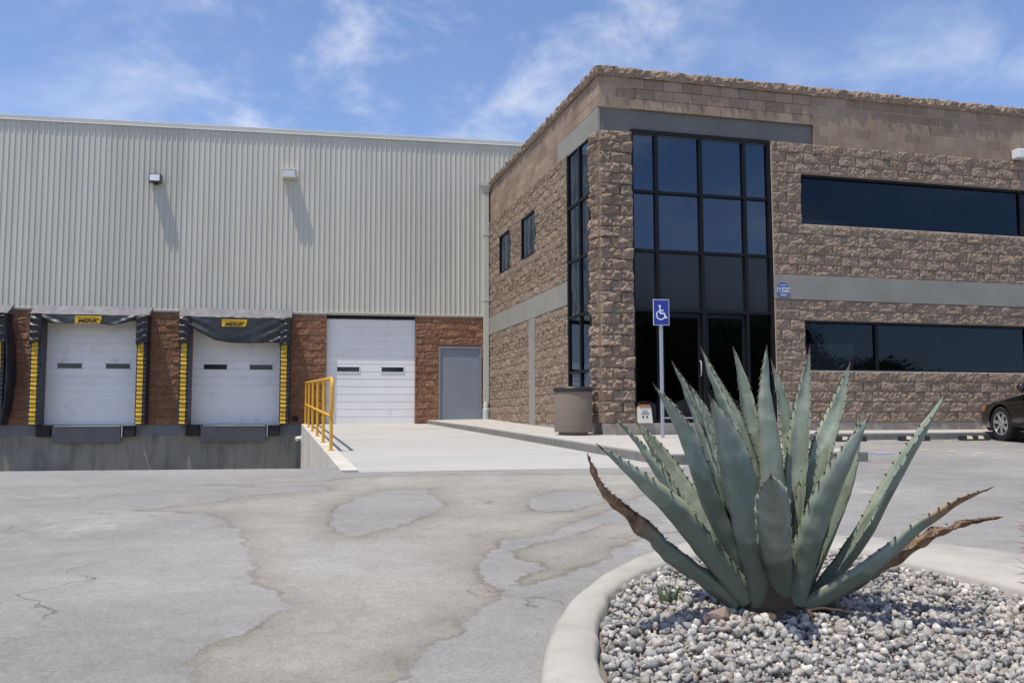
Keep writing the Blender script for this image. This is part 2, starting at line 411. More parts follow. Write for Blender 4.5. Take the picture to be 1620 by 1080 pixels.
def asphalt_material():
    m, nt, b, L = nodes_of('asphalt')
    N = nt.nodes
    geo = N.new('ShaderNodeNewGeometry'); P = geo.outputs['Position']
    def noise(scale, detail=5, rough=0.6, dist=0.0, vec=P):
        n = N.new('ShaderNodeTexNoise'); n.inputs['Scale'].default_value = scale; n.inputs['Detail'].default_value = detail
        n.inputs['Roughness'].default_value = rough; n.inputs['Distortion'].default_value = dist
        L.new(vec, n.inputs['Vector']); return n.outputs['Fac']
    def rng_(v, a, b_, c=0.0, d=1.0, smooth=False):
        r = N.new('ShaderNodeMapRange'); r.inputs['From Min'].default_value = a; r.inputs['From Max'].default_value = b_
        r.inputs['To Min'].default_value = c; r.inputs['To Max'].default_value = d
        if smooth: r.interpolation_type = 'SMOOTHSTEP'
        L.new(v, r.inputs['Value']); return r.outputs['Result']
    def math_(op, a, b_):
        k = N.new('ShaderNodeMath'); k.operation = op
        for i, q in enumerate((a, b_)):
            if isinstance(q, (int, float)): k.inputs[i].default_value = q
            else: L.new(q, k.inputs[i])
        return k.outputs[0]
    def mix(f, a, b_):
        x = N.new('ShaderNodeMix'); x.data_type = 'RGBA'
        if isinstance(f, (int, float)): x.inputs['Factor'].default_value = f
        else: L.new(f, x.inputs['Factor'])
        for nm, q in (('A', a), ('B', b_)):
            if isinstance(q, tuple): x.inputs[nm].default_value = (*q, 1)
            else: L.new(q, x.inputs[nm])
        return x.outputs['Result']
    # worn pale asphalt with dusty patches
    base = mix(rng_(noise(0.9, 7, 0.62), 0.35, 0.68), (0.275, 0.268, 0.258), (0.225, 0.219, 0.212))
    dust = math_('MULTIPLY', rng_(noise(0.55, 9, 0.66, 0.3), 0.52, 0.72, smooth=True), rng_(noise(7.0, 4), 0.3, 0.62))
    base = mix(math_('MULTIPLY', dust, 0.8), base, (0.42, 0.41, 0.385))
    mp = N.new('ShaderNodeMapping'); mp.inputs['Scale'].default_value = (0.35, 1.6, 1.0); L.new(P, mp.inputs['Vector'])
    streak = rng_(noise(1.3, 6, 0.6, 0.6, mp.outputs['Vector']), 0.50, 0.66, smooth=True)
    base = mix(math_('MULTIPLY', streak, 0.35), base, (0.30, 0.29, 0.265))
    # mud film
    at = N.new('ShaderNodeAttribute'); at.attribute_name = 'mud'
    wob = math_('ADD', math_('MULTIPLY', math_('SUBTRACT', noise(2.6, 8, 0.68), 0.5), 0.36), math_('MULTIPLY', math_('SUBTRACT', noise(22.0, 4, 0.6), 0.5), 0.05))
    d = math_('ADD', at.outputs['Fac'], wob)
    inside = rng_(d, -0.014, 0.03, smooth=True)
    soft = rng_(d, -0.02, 0.30)
    film = mix(soft, (0.205, 0.188, 0.15), (0.32, 0.308, 0.278))
    film = mix(math_('MULTIPLY', rng_(noise(1.4, 7, 0.6, 0.4), 0.42, 0.66), 0.55), film, (0.245, 0.228, 0.19))
    tide = math_('MULTIPLY', rng_(d, -0.012, 0.0, smooth=True), rng_(d, 0.05, 0.006, smooth=True))
    tide = math_('MULTIPLY', tide, rng_(noise(1.7, 3), 0.30, 0.62))
    colr = mix(math_('MULTIPLY', inside, rng_(noise(0.9, 4), 0.3, 0.6, 0.42, 0.85)), base, film)
    colr = mix(math_('MULTIPLY', tide, 0.72), colr, (0.145, 0.128, 0.10))
    # inner tide lines from earlier puddles
    d2 = math_('ADD', d, math_('MULTIPLY', math_('SUBTRACT', noise(1.1, 5, 0.6), 0.5), 0.9))
    tide2 = math_('MULTIPLY', rng_(d2, 0.26, 0.275, smooth=True), rng_(d2, 0.36, 0.28, smooth=True))
    colr = mix(math_('MULTIPLY', math_('MULTIPLY', math_('MULTIPLY', tide2, inside), rng_(noise(0.8, 2), 0.48, 0.6)), 0.35), colr, (0.18, 0.162, 0.128))
    # hairline cracks and wheel-polished tracks
    wv = N.new('ShaderNodeVectorMath'); wv.operation = 'ADD'
    wn_ = N.new('ShaderNodeTexNoise'); wn_.inputs['Scale'].default_value = 1.8; wn_.inputs['Detail'].default_value = 6
    L.new(P, wn_.inputs['Vector']); ws = N.new('ShaderNodeVectorMath'); ws.operation = 'SCALE'; ws.inputs['Scale'].default_value = 1.3
    L.new(wn_.outputs['Color'], ws.inputs[0]); L.new(P, wv.inputs[0]); L.new(ws.outputs[0], wv.inputs[1])
    vc = N.new('ShaderNodeTexVoronoi'); vc.feature = 'DISTANCE_TO_EDGE'; vc.inputs['Scale'].default_value = 0.42
    L.new(wv.outputs[0], vc.inputs['Vector'])
    crack = math_('MULTIPLY', rng_(vc.outputs['Distance'], 0.006, 0.0015), rng_(noise(0.7, 3), 0.50, 0.60))
    colr = mix(math_('MULTIPLY', crack, 0.7), colr, (0.09, 0.083, 0.072))
    oil = math_('MULTIPLY', rng_(noise(1.9, 3, 0.5), 0.66, 0.74, smooth=True), rng_(noise(9, 4), 0.35, 0.6))
    colr = mix(math_('MULTIPLY', oil, 0.45), colr, (0.13, 0.128, 0.125))
    pat = math_('MULTIPLY', rng_(noise(0.33, 4, 0.55), 0.42, 0.60, 0.93, 1.06), math_('MULTIPLY', rng_(noise(4.5, 6, 0.7), 0.3, 0.7, 0.92, 1.08), rng_(noise(17, 4, 0.7), 0.3, 0.7, 0.94, 1.06)))
    pv = N.new('ShaderNodeVectorMath'); pv.operation = 'SCALE'; L.new(colr, pv.inputs[0]); L.new(pat, pv.inputs['Scale']); colr = pv.outputs[0]
    # aggregate specks
    vor = N.new('ShaderNodeTexVoronoi'); vor.inputs['Scale'].default_value = 95; L.new(P, vor.inputs['Vector'])
    sp = rng_(vor.outputs['Color'], 0.0, 1.0, 0.84, 1.16)
    sc = N.new('ShaderNodeVectorMath'); sc.operation = 'SCALE'; L.new(colr, sc.inputs[0]); L.new(sp, sc.inputs['Scale'])
    gr = rng_(noise(260, 3, 0.7), 0.3, 0.7, 0.86, 1.14)
    sc2 = N.new('ShaderNodeVectorMath'); sc2.operation = 'SCALE'; L.new(sc.outputs[0], sc2.inputs[0]); L.new(gr, sc2.inputs['Scale'])
    L.new(sc2.outputs[0], b.inputs['Base Color'])
    b.inputs['Roughness'].default_value = 0.92
    b.inputs['Specular IOR Level'].default_value = 0.25
    h = math_('ADD', math_('MULTIPLY', vor.outputs['Distance'], 0.5), noise(180, 4, 0.7))
    bp = N.new('ShaderNodeBump'); bp.inputs['Strength'].default_value = 0.30; bp.inputs['Distance'].default_value = 0.006
    L.new(h, bp.inputs['Height']); L.new(bp.outputs['Normal'], b.inputs['Normal'])
    return m
MAT['asphalt'] = asphalt_material()

def lines(*segs):
    out = []
    for a, b, s in segs:
        n = max(1, int(round((b - a) / s)))
        out += [a + (b - a) * i / n for i in range(n)]
    out.append(segs[-1][1])
    return out
gx = lines((-600, -60, 90), (-60, -12, 8), (-12, -4.5, 0.5), (-4.5, 0.82, 0.056), (0.82, 5.2, 0.056), (5.2, 8.2, 0.1), (8.2, 20, 0.6), (20, 60, 8), (60, 600, 90))
gv = lines((-600, -60, 90), (-60, -4, 8), (-4, 2.4, 0.4), (2.4, 10.75, 0.05), (10.75, 11.25, 0.05), (11.25, 16, 0.25), (16, 31, 3), (31, 60, 10), (60, 600, 90))
GX, GV = np.meshgrid(np.array(gx), np.array(gv))
SH = np.where(GX < 0.82, -0.0757 * (np.maximum(GX, -40) - 0.82), 0.0) * (np.abs(GV - 11.25) < 25)
GY = GV + SH * np.clip((GV - 2) / 9.25, 0, 1)
GZ = np.vectorize(gz)(GX, GY)
GZ = GZ + 0.012 * np.sin(GX * 0.9 + 0.6 * GY) * np.sin(GY * 0.55) * ((GY > 2) & (GY < 10) & (np.abs(GX) < 12))
fx, fy = GX.ravel(), GY.ravel()
near = (fx > -5) & (fx < 8) & (fy > 2) & (fy < 12)
sd = np.full(fx.shape, -1.0)
a_ = poly_sdf(fx[near], fy[near], MUD['main'])
a_ = np.maximum(a_, poly_sdf(fx[near], fy[near], MUD['tongue']))
for k_ in ('islA', 'islC'):
    a_ = np.minimum(a_, -poly_sdf(fx[near], fy[near], MUD[k_]))
sd[near] = np.clip(a_, -1, 1)
nxg, nyg = len(gx), len(gv)
quads = []
for j in range(nyg - 1):
    for i in range(nxg - 1):
        xm, vm_ = (gx[i] + gx[i + 1]) / 2, (gv[j] + gv[j + 1]) / 2
        if xm < 0.82 and xm > -60 and 11.25 < vm_ < 31: continue     # truck well
        if 0.82 < xm < 5.2 and 10.75 < vm_ < 31: continue            # concrete ramp
        quads.append((j * nxg + i, j * nxg + i + 1, (j + 1) * nxg + i + 1, (j + 1) * nxg + i))
me = bpy.data.meshes.new('asphalt_yard')
me.from_pydata(np.stack([fx, fy, GZ.ravel()], 1).tolist(), [], quads)
at_ = me.attributes.new('mud', 'FLOAT', 'POINT')
at_.data.foreach_set('value', sd.astype(np.float32))
me.polygons.foreach_set('use_smooth', [True] * len(me.polygons))
tag(link_mesh('asphalt_yard', me, MAT['asphalt']), 'pale worn asphalt yard with dried mud stains', kind='structure')

# truck well falling towards the docks
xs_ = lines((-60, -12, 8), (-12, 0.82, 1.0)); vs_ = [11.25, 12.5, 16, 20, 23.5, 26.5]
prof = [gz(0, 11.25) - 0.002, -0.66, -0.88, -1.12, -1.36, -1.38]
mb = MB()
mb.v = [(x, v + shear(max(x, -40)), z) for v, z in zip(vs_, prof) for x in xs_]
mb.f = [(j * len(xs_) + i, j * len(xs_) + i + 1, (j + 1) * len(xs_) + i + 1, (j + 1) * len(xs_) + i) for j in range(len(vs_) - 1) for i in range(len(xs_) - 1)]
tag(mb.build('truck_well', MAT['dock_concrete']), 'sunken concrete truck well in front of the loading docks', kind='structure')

# concrete ramp up to the roller door, its side wall and kerb edge
mb = MB()
rx, ry = lines((1.0, 5.2, 0.35)), lines((10.72, 25.6, 0.5))
mb.v = [(x, y, ramp_z(y) + 0.006 * math.sin(x * 1.3 + y * 0.4)) for y in ry for x in rx]
mb.v = [(x, y, gz(x, y) - 0.004 if y < 10.73 else z) for x, y, z in mb.v]
mb.f = [(j * len(rx) + i, j * len(rx) + i + 1, (j + 1) * len(rx) + i + 1, (j + 1) * len(rx) + i) for j in range(len(ry) - 1) for i in range(len(rx) - 1)]
tag(mb.build('concrete_ramp', MAT['ramp'], smooth=True), 'pale concrete ramp rising to the roller door', kind='structure')
mb = MB()
for y0, y1 in zip(lines((10.8, 25.45, 1.83))[:-1], lines((10.8, 25.45, 1.83))[1:]):
    z0, z1 = ramp_z(y0) + 0.012, ramp_z(y1) + 0.012
    mb.hexa([(0.8, y0, -1.7), (1.0, y0, -1.7), (1.0, y1, -1.7), (0.8, y1, -1.7), (0.8, y0, z0), (1.0, y0, z0), (1.0, y1, z1), (0.8, y1, z1)])
tag(mb.build('ramp_wall', MAT['well_wall']), 'cream concrete side wall of the ramp', kind='structure')

# sidewalk along the office with its dirty kerb face
def kx(y): return 4.42 + (21.0 - y) * 0.05
mb = MB(); kb = MB()
wy = lines((11.0, 25.4, 0.6))
for y0, y1 in zip(wy[:-1], wy[1:]):
    x1a, x1b = (8.0, 8.0) if y0 < 14.9 else ((9.6, 9.6) if y1 < 15.95 else (6.2, 6.2))
    z0, z1 = walk_z(y0), walk_z(y1)
    if y0 > 20.5:
        f_ = (25.4 - y0) / 4.9; f2 = (25.4 - y1) / 4.9
        c0, c1 = max(ramp_z(y0) + 0.02, z0 - 0.03 * (1 - f_)), max(ramp_z(y1) + 0.02, z1 - 0.03 * (1 - f2))
    else:
        c0, c1 = z0, z1
    mb.hexa([(kx(y0), y0, -1.3), (x1a, y0, -1.3), (x1b, y1 - 0.004, -1.3), (kx(y1), y1 - 0.004, -1.3), (kx(y0), y0, c0), (x1a, y0, z0), (x1b, y1 - 0.004, z1), (kx(y1), y1 - 0.004, c1)])
    kb.hexa([(kx(y0) - 0.012, y0, -1.3), (kx(y0) + 0.05, y0, -1.3), (kx(y1) + 0.05, y1, -1.3), (kx(y1) - 0.012, y1, -1.3), (kx(y0) - 0.012, y0, c0 - 0.022), (kx(y0) + 0.05, y0, c0 - 0.022), (kx(y1) + 0.05, y1, c1 - 0.022), (kx(y1) - 0.012, y1, c1 - 0.022)])
mb.hexa([(9.6, 15.0, -1.3), (24, 15.0, -1.3), (24, 16.2, -1.3), (9.6, 16.2, -1.3), (9.6, 15.0, -0.292), (24, 15.0, -0.292), (24, 16.2, -0.245), (9.6, 16.2, -0.245)])
walk = tag(mb.build('sidewalk', MAT['sidewalk']), 'concrete sidewalk around the stone office', kind='structure')
kb.box(9.6, 24, 14.985, 15.05, -1.3, -0.315)
kb.box(kx(11.0), 8.0, 10.985, 11.05, -1.3, walk_z(11.0) - 0.02)
tag(kb.build('kerb', MAT['dark_kerb']), 'weathered dark kerb face of the sidewalk', kind='structure')

# ------------------------------------------------------------------ split-face block kit
BW, BH = 0.396, 0.193
def block_mesh(name, seed, amp, nx=9, ny=5, bulge=0.012, mat=None, edge=0.0):
    off = Vector((seed * 7.13, seed * 3.71, seed * 1.91))
    RP = random.Random(seed * 31 + 5)
    planes = [(RP.uniform(0.35, 0.95), RP.uniform(-1.5, 1.5), RP.uniform(-1.1, 1.1)) for _ in range(8)]
    v, f = [], []
    for j in range(ny + 1):
        for i in range(nx + 1):
            u, w = i / nx, j / ny
            x, z = u * BW, w * BH
            p = Vector((x * 9, 0, z * 11)) + off
            pa = [c + gx_ * (u - 0.5) + gz_ * (w - 0.5) for c, gx_, gz_ in planes]
            n = max(min(pa[0], pa[1], pa[2]), min(pa[3], pa[4], pa[5]), min(pa[6], pa[7]))      # broken facets
            n = n * 0.8 + mnoise.noise(p * 1.6) * 0.30 + mnoise.noise(p * 4.1) * 0.26
            n = max(0.0, min(1.0, n))
            e = min(u, 1 - u) * 2; g = min(w, 1 - w) * 2
            m = min(1.0, (min(e * BW / BH, g)) / 0.22)
            d = edge + (bulge + amp * n) * (0.82 + 0.18 * m ** 0.6)
            if m == 0: d = edge + (bulge + amp * n) * 0.74
            jx = (random.Random(seed * 999 + i * 17 + j).random() - 0.5) * 0.022 if 0 < i < nx else 0
            jz = (random.Random(seed * 777 + i * 31 + j * 3).random() - 0.5) * 0.018 if 0 < j < ny else 0
            v.append((x + jx, -d, z + jz))
    for j in range(ny):
        for i in range(nx):
            a = j * (nx + 1) + i
            f.append((a, a + 1, a + nx + 2, a + nx + 1))
    b = len(v)
    v += [(0, 0.05, 0), (BW, 0.05, 0), (BW, 0.05, BH), (0, 0.05, BH)]
    f.append(tuple([b] + [b + 1] + [i for i in range(nx, -1, -1)]))
    f.append(tuple([b + 3] + [ny * (nx + 1) + i for i in range(0, nx + 1)] + [b + 2]))
    f.append(tuple([b + 3, b] + [j * (nx + 1) for j in range(0, ny + 1)]))
    f.append(tuple([b + 1, b + 2] + [j * (nx + 1) + nx for j in range(ny, -1, -1)]))
    me = bpy.data.meshes.new(name)
    me.from_pydata(v, [], f)
    bm = bmesh.new(); bm.from_mesh(me)
    bmesh.ops.recalc_face_normals(bm, faces=bm.faces)
    bm.to_mesh(me); bm.free()
    if mat: me.materials.append(mat)
    return me

TAN = [block_mesh('split_face_block', 100 + i, 0.052, bulge=0.003, nx=11, ny=6, edge=0.011, mat=MAT['tan_block']) for i in range(20)]
ROUGH = [block_mesh('rough_corner_block', 200 + i, 0.115, bulge=0.02, nx=9, ny=6, edge=0.010, mat=MAT['tan_block']) for i in range(10)]
RED = [block_mesh('red_block', 300 + i, 0.042, bulge=0.003, nx=8, ny=5, edge=0.008, mat=MAT['red_block']) for i in range(10)]

def plain_block(name, mat):
    mb = MB().box(0, BW, -0.012, 0.05, 0, BH)
    me = mb.mesh(name, bevel=0.003); me.materials.append(mat)
    return me
SMOOTH = plain_block('smooth_block', MAT['smooth_block'])

def row_blocks(intervals, z0, z1, half, L=0.4064):
    """running bond: pieces of one course between the openings"""
    out = []
    for a, b in intervals:
        x = math.floor(a / L) * L + (L / 2 if half else 0)
        while x > a: x -= L
        cuts = [a]
        while x < b:
            if x > a + 0.06 and x < b - 0.06: cuts.append(x)
            x += L
        cuts.append(b)
        out += [(p, q, z0, z1) for p, q in zip(cuts[:-1], cuts[1:])]
    return out

def put_front(name, me, p, y, parent, gap=0.008):
    x0, x1, z0, z1 = p
    o = link_mesh(name, me, None, parent, (x0 + gap / 2, y, z0 + gap / 2))
    o.scale = ((x1 - x0 - gap) / BW, 1, (z1 - z0 - gap) / BH)
    return o

def put_side(name, me, p, x, parent, gap=0.008):      # faces -X; runs along Y
    y0, y1, z0, z1 = p
    o = link_mesh(name, me, None, parent, (x, y1 - gap / 2, z0 + gap / 2))
    o.rotation_euler = (0, 0, -math.pi / 2)
    o.scale = ((y1 - y0 - gap) / BW, 1, (z1 - z0 - gap) / BH)
    return o

class Stuff:
    """many small pieces joined into one mesh, each with its own random tint"""
    def __init__(self): self.v, self.f, self.r = [], [], []
    def add_mesh(self, me, M):
        b = len(self.v); t = random.random()
        for w in me.vertices:
            self.v.append(tuple(M @ w.co)); self.r.append(t)
        for p in me.polygons: self.f.append(tuple(i + b for i in p.vertices))
    def build(self, name, mat, parent=None):
        me = bpy.data.meshes.new(name)
        me.from_pydata(self.v, [], self.f)
        a = me.attributes.new('rnd', 'FLOAT', 'POINT'); a.data.foreach_set('value', np.array(self.r, np.float32))
        o = link_mesh(name, me, mat, parent); o['kind'] = 'stuff'
        return o

def M_front(p, y, gap=0.008):
    x0, x1, z0, z1 = p
    return Matrix.Translation((x0 + gap / 2, y, z0 + gap / 2)) @ Matrix.Diagonal(((x1 - x0 - gap) / BW, 1, (z1 - z0 - gap) / BH, 1))
def M_side(p, x, gap=0.008):
    y0, y1, z0, z1 = p
    return Matrix.Translation((x, y1 - gap / 2, z0 + gap / 2)) @ Matrix.Rotation(-math.pi / 2, 4, 'Z') @ Matrix.Diagonal(((y1 - y0 - gap) / BW, 1, (z1 - z0 - gap) / BH, 1))

# ------------------------------------------------------------------ warehouse
WH = empty('warehouse', (Xs, Yw, 0), AW)      # local x along the wall, -y towards the yard
tag(WH, 'long metal-clad warehouse with reddish block base and loading doors', 'warehouse')
DOCK_C = (-14.05, -10.56, -6.90)               # centres of the dock openings
OPEN = [(c - 1.15, c + 1.15) for c in DOCK_C] + [(-4.54, -2.11)]
ZTOP = 2.86
mb = MB()
edges = [-26.0] + [e for o_ in OPEN for e in o_] + [-1.45, -0.25, 6.0]
spans = [(edges[i], edges[i + 1]) for i in range(0, len(edges), 2)]
for a, b in spans: MB().box(a, b, -0.006, 0.35, -0.135, ZTOP).build('base_wall', MAT['red_mortar'], WH)
MB().box(-1.45, -0.25, -0.006, 0.35, 2.03, ZTOP).build('base_wall', MAT['red_mortar'], WH)
for c in DOCK_C: MB().box(c - 1.15, c + 1.15, 0.014, 0.35, 2.6, ZTOP).build('base_wall', MAT['red_mortar'], WH)
mb = MB().box(-26, 6, 0.0, 0.4, ZTOP, 7.95).box(-26, 6, 0.4, 30, 7.6, 7.9).box(-26, -25.7, 0.4, 30, -1, 7.6)
mb.build('upper_wall', MAT['trim'], WH)
# concrete dock face and the dark beam above it
mb = MB()
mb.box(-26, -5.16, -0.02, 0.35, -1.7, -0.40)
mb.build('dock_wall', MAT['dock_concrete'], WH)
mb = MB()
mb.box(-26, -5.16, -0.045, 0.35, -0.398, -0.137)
mb.build('dock_beam', MAT['dock_beam'], WH)
MB().box(-5.16, 0.2, 0.0, 0.35, -1.7, -0.15).build('door_sill', MAT['well_wall'], WH)

# red split-face blocks, one by one
ch = (ZTOP + 0.135) / 15
n = 0
for r in range(15):
    z0, z1 = -0.135 + r * ch, -0.135 + (r + 1) * ch
    iv = []
    for a, b in spans:
        a2, b2 = max(a, -16.2), min(b, 0.0)
        if b2 > a2: iv.append((a2, b2))
    if z0 > 2.02: iv = [(a, b) for a, b in iv if a < -2.2] + [(-2.11, 0.0)]
    for p in row_blocks(iv, z0, z1, r % 2):
        if p[1] < -13.3 and p[0] < -15.3: continue
        put_front('red_block', RED[(n * 7 + r) % 10], p, 0.0, WH); n += 1

# corrugated cladding in sheets of seven ribs
PITCH_R = 0.1402
def sheet(name):
    mb = MB()
    prof = []
    for k in range(7):
        x = k * PITCH_R
        prof += [(x, -0.020), (x + 0.078, -0.020), (x + 0.092, -0.040), (x + 0.120, -0.040), (x + 0.130, -0.020)]
    prof.append((7 * PITCH_R + 0.004, -0.021))
    m_ = len(prof)
    zs = (2.90, 7.92)
    mb.v = [(x, y, z) for z in zs for x, y in prof]
    mb.f = [(i, i + 1, m_ + i + 1, m_ + i) for i in range(m_ - 1)]
    me = mb.mesh(name); me.materials.append(MAT['cladding'])
    return me
SHEET = sheet('cladding_sheet')
for k in range(20):
    link_mesh('cladding_sheet', SHEET, None, WH, (-17.25 + k * 7 * PITCH_R, -0.0004 * (k % 2), 0))
# drip flashing, eave trim and gutter
mb = MB().prism([(-0.06, 2.845), (-0.066, 2.90), (-0.03, 2.915), (0.0, 2.915), (0.0, 2.845)], 'x', -26, -4.56)
mb.prism([(-0.06, 2.845), (-0.066, 2.90), (-0.03, 2.915), (0.0, 2.915), (0.0, 2.845)], 'x', -2.09, 0.06)
mb.build('drip_flashing', MAT['flashing'], WH)
mb = MB().prism([(-0.055, 2.888), (-0.075, 2.90), (-0.075, 2.925), (0.0, 2.925), (0.0, 2.888)], 'x', -4.56, -2.09)
mb.build('door_flashing', MAT['trim'], WH)
ev = MB().prism([(-0.060, 7.87), (-0.068, 7.88), (-0.068, 7.99), (-0.05, 8.0), (0.3, 8.03), (0.3, 7.87)], 'x', -26, 6)
ev = ev.build('eave_trim', MAT['trim'], WH)
MB().prism([(-0.075, 7.862), (-0.075, 7.882), (-0.069, 7.882), (-0.045, 7.868), (-0.045, 7.862)], 'x', -26, 6).build('trim_lip', MAT['sign_white'], ev)

# sectional doors: every panel strip is a piece of its own
def sect_door(name, x0, x1, z0, z1, y, nst, lites, parent, label):
    root = empty(name); root.parent = parent; root.location = (0, 0, 0)
    tag(root, label)
    h = (z1 - z0) / nst
    mb = MB().prism([(y - 0.004, 0.006), (y, h - 0.0015), (y + 0.04, h - 0.0015), (y + 0.04, 0.0), (y + 0.006, 0.0)], 'x', x0, x1)
    me = mb.mesh('door_panel'); me.materials.append(MAT['white_door'])
    for i in range(nst):
        o = link_mesh('door_panel', me, None, root, (0, 0.0, z0 + i * h))
    for a, b, c, d in lites:
        w = MB().box(a, b, y - 0.010, y - 0.004, c, d)
        pane = w.build('window_lite', MAT['lite'], root)
        fr = MB().box(a - 0.02, b + 0.02, y - 0.016, y - 0.0045, c - 0.022, c).box(a - 0.02, b + 0.02, y - 0.016, y - 0.0045, d, d + 0.022)
        fr.box(a - 0.022, a, y - 0.016, y - 0.0045, c - 0.022, d + 0.022).box(b, b + 0.022, y - 0.016, y - 0.0045, c - 0.022, d + 0.022)
        fr.build('lite_frame', MAT['white_door'], root)
    return root
for c, nm in zip(DOCK_C, ('white sectional dock door at the picture edge', 'white sectional dock door left', 'white sectional dock door right')):
    sect_door('dock_door', c - 1.15, c + 1.15, -0.135, 2.62, 0.10, 13, [(c - 0.86, c - 0.26, 1.335, 1.47), (c + 0.33, c + 0.93, 1.335, 1.47)], WH, nm)
sect_door('ramp_door', -4.54, -2.11, -0.15, 2.76, 0.13, 14, [(-4.25, -3.64, 1.30, 1.43), (-3.03, -2.42, 1.30, 1.43)], WH, 'white sectional door at the top of the ramp')
MB().box(-4.54, -2.11, 0.09, 0.3, 2.765, 2.888).build('door_header', MAT['black_frame'], WH)
mb = MB()
for a, b in ((-4.56, -4.545), (-2.105, -2.09)): mb.box(a, b, -0.03, 0.2, -0.15, 2.86)
mb.build('door_jamb', MAT['dock_beam'], WH)
# personnel door
pd = empty('personnel_door'); pd.parent = WH; tag(pd, 'plain blue-grey steel door')
MB().box(-1.395, -0.285, -0.012, 0.05, -0.125, 1.955).build('door_leaf', MAT['grey_door'], pd, bevel=0.004)
mb = MB().box(-1.452, -1.40, -0.05, 0.10, -0.14, 2.012).box(-0.28, -0.245, -0.05, 0.10, -0.14, 2.012).box(-1.40, -0.28, -0.05, 0.10, 1.96, 2.012)
mb.build('door_frame', MAT['grey_door'], pd, bevel=0.004)
MB().box(-1.40, -0.28, -0.07, 0.05, -0.146, -0.127).build('threshold', MAT['steel_edge'], pd)
for z in (0.15, 0.9, 1.7):
    MB().lathe([(0.012, 0), (0.012, 0.10)], 8, (-0.283, -0.025, z)).build('hinge', MAT['grey_door'], pd)

# ------------------------------------------------------------------ dock shelters
def to_wall(ob):            # things fixed to the warehouse wall share its frame but stay things of their own
    ob.location = (Xs, Yw, 0); ob.rotation_euler = (0, 0, AW)
def lerp_pts(pts, x):
    for (a, b), (c, d) in zip(pts[:-1], pts[1:]):
        if x <= c: return b + (d - b) * max(0, (x - a)) / (c - a)
    return pts[-1][1]

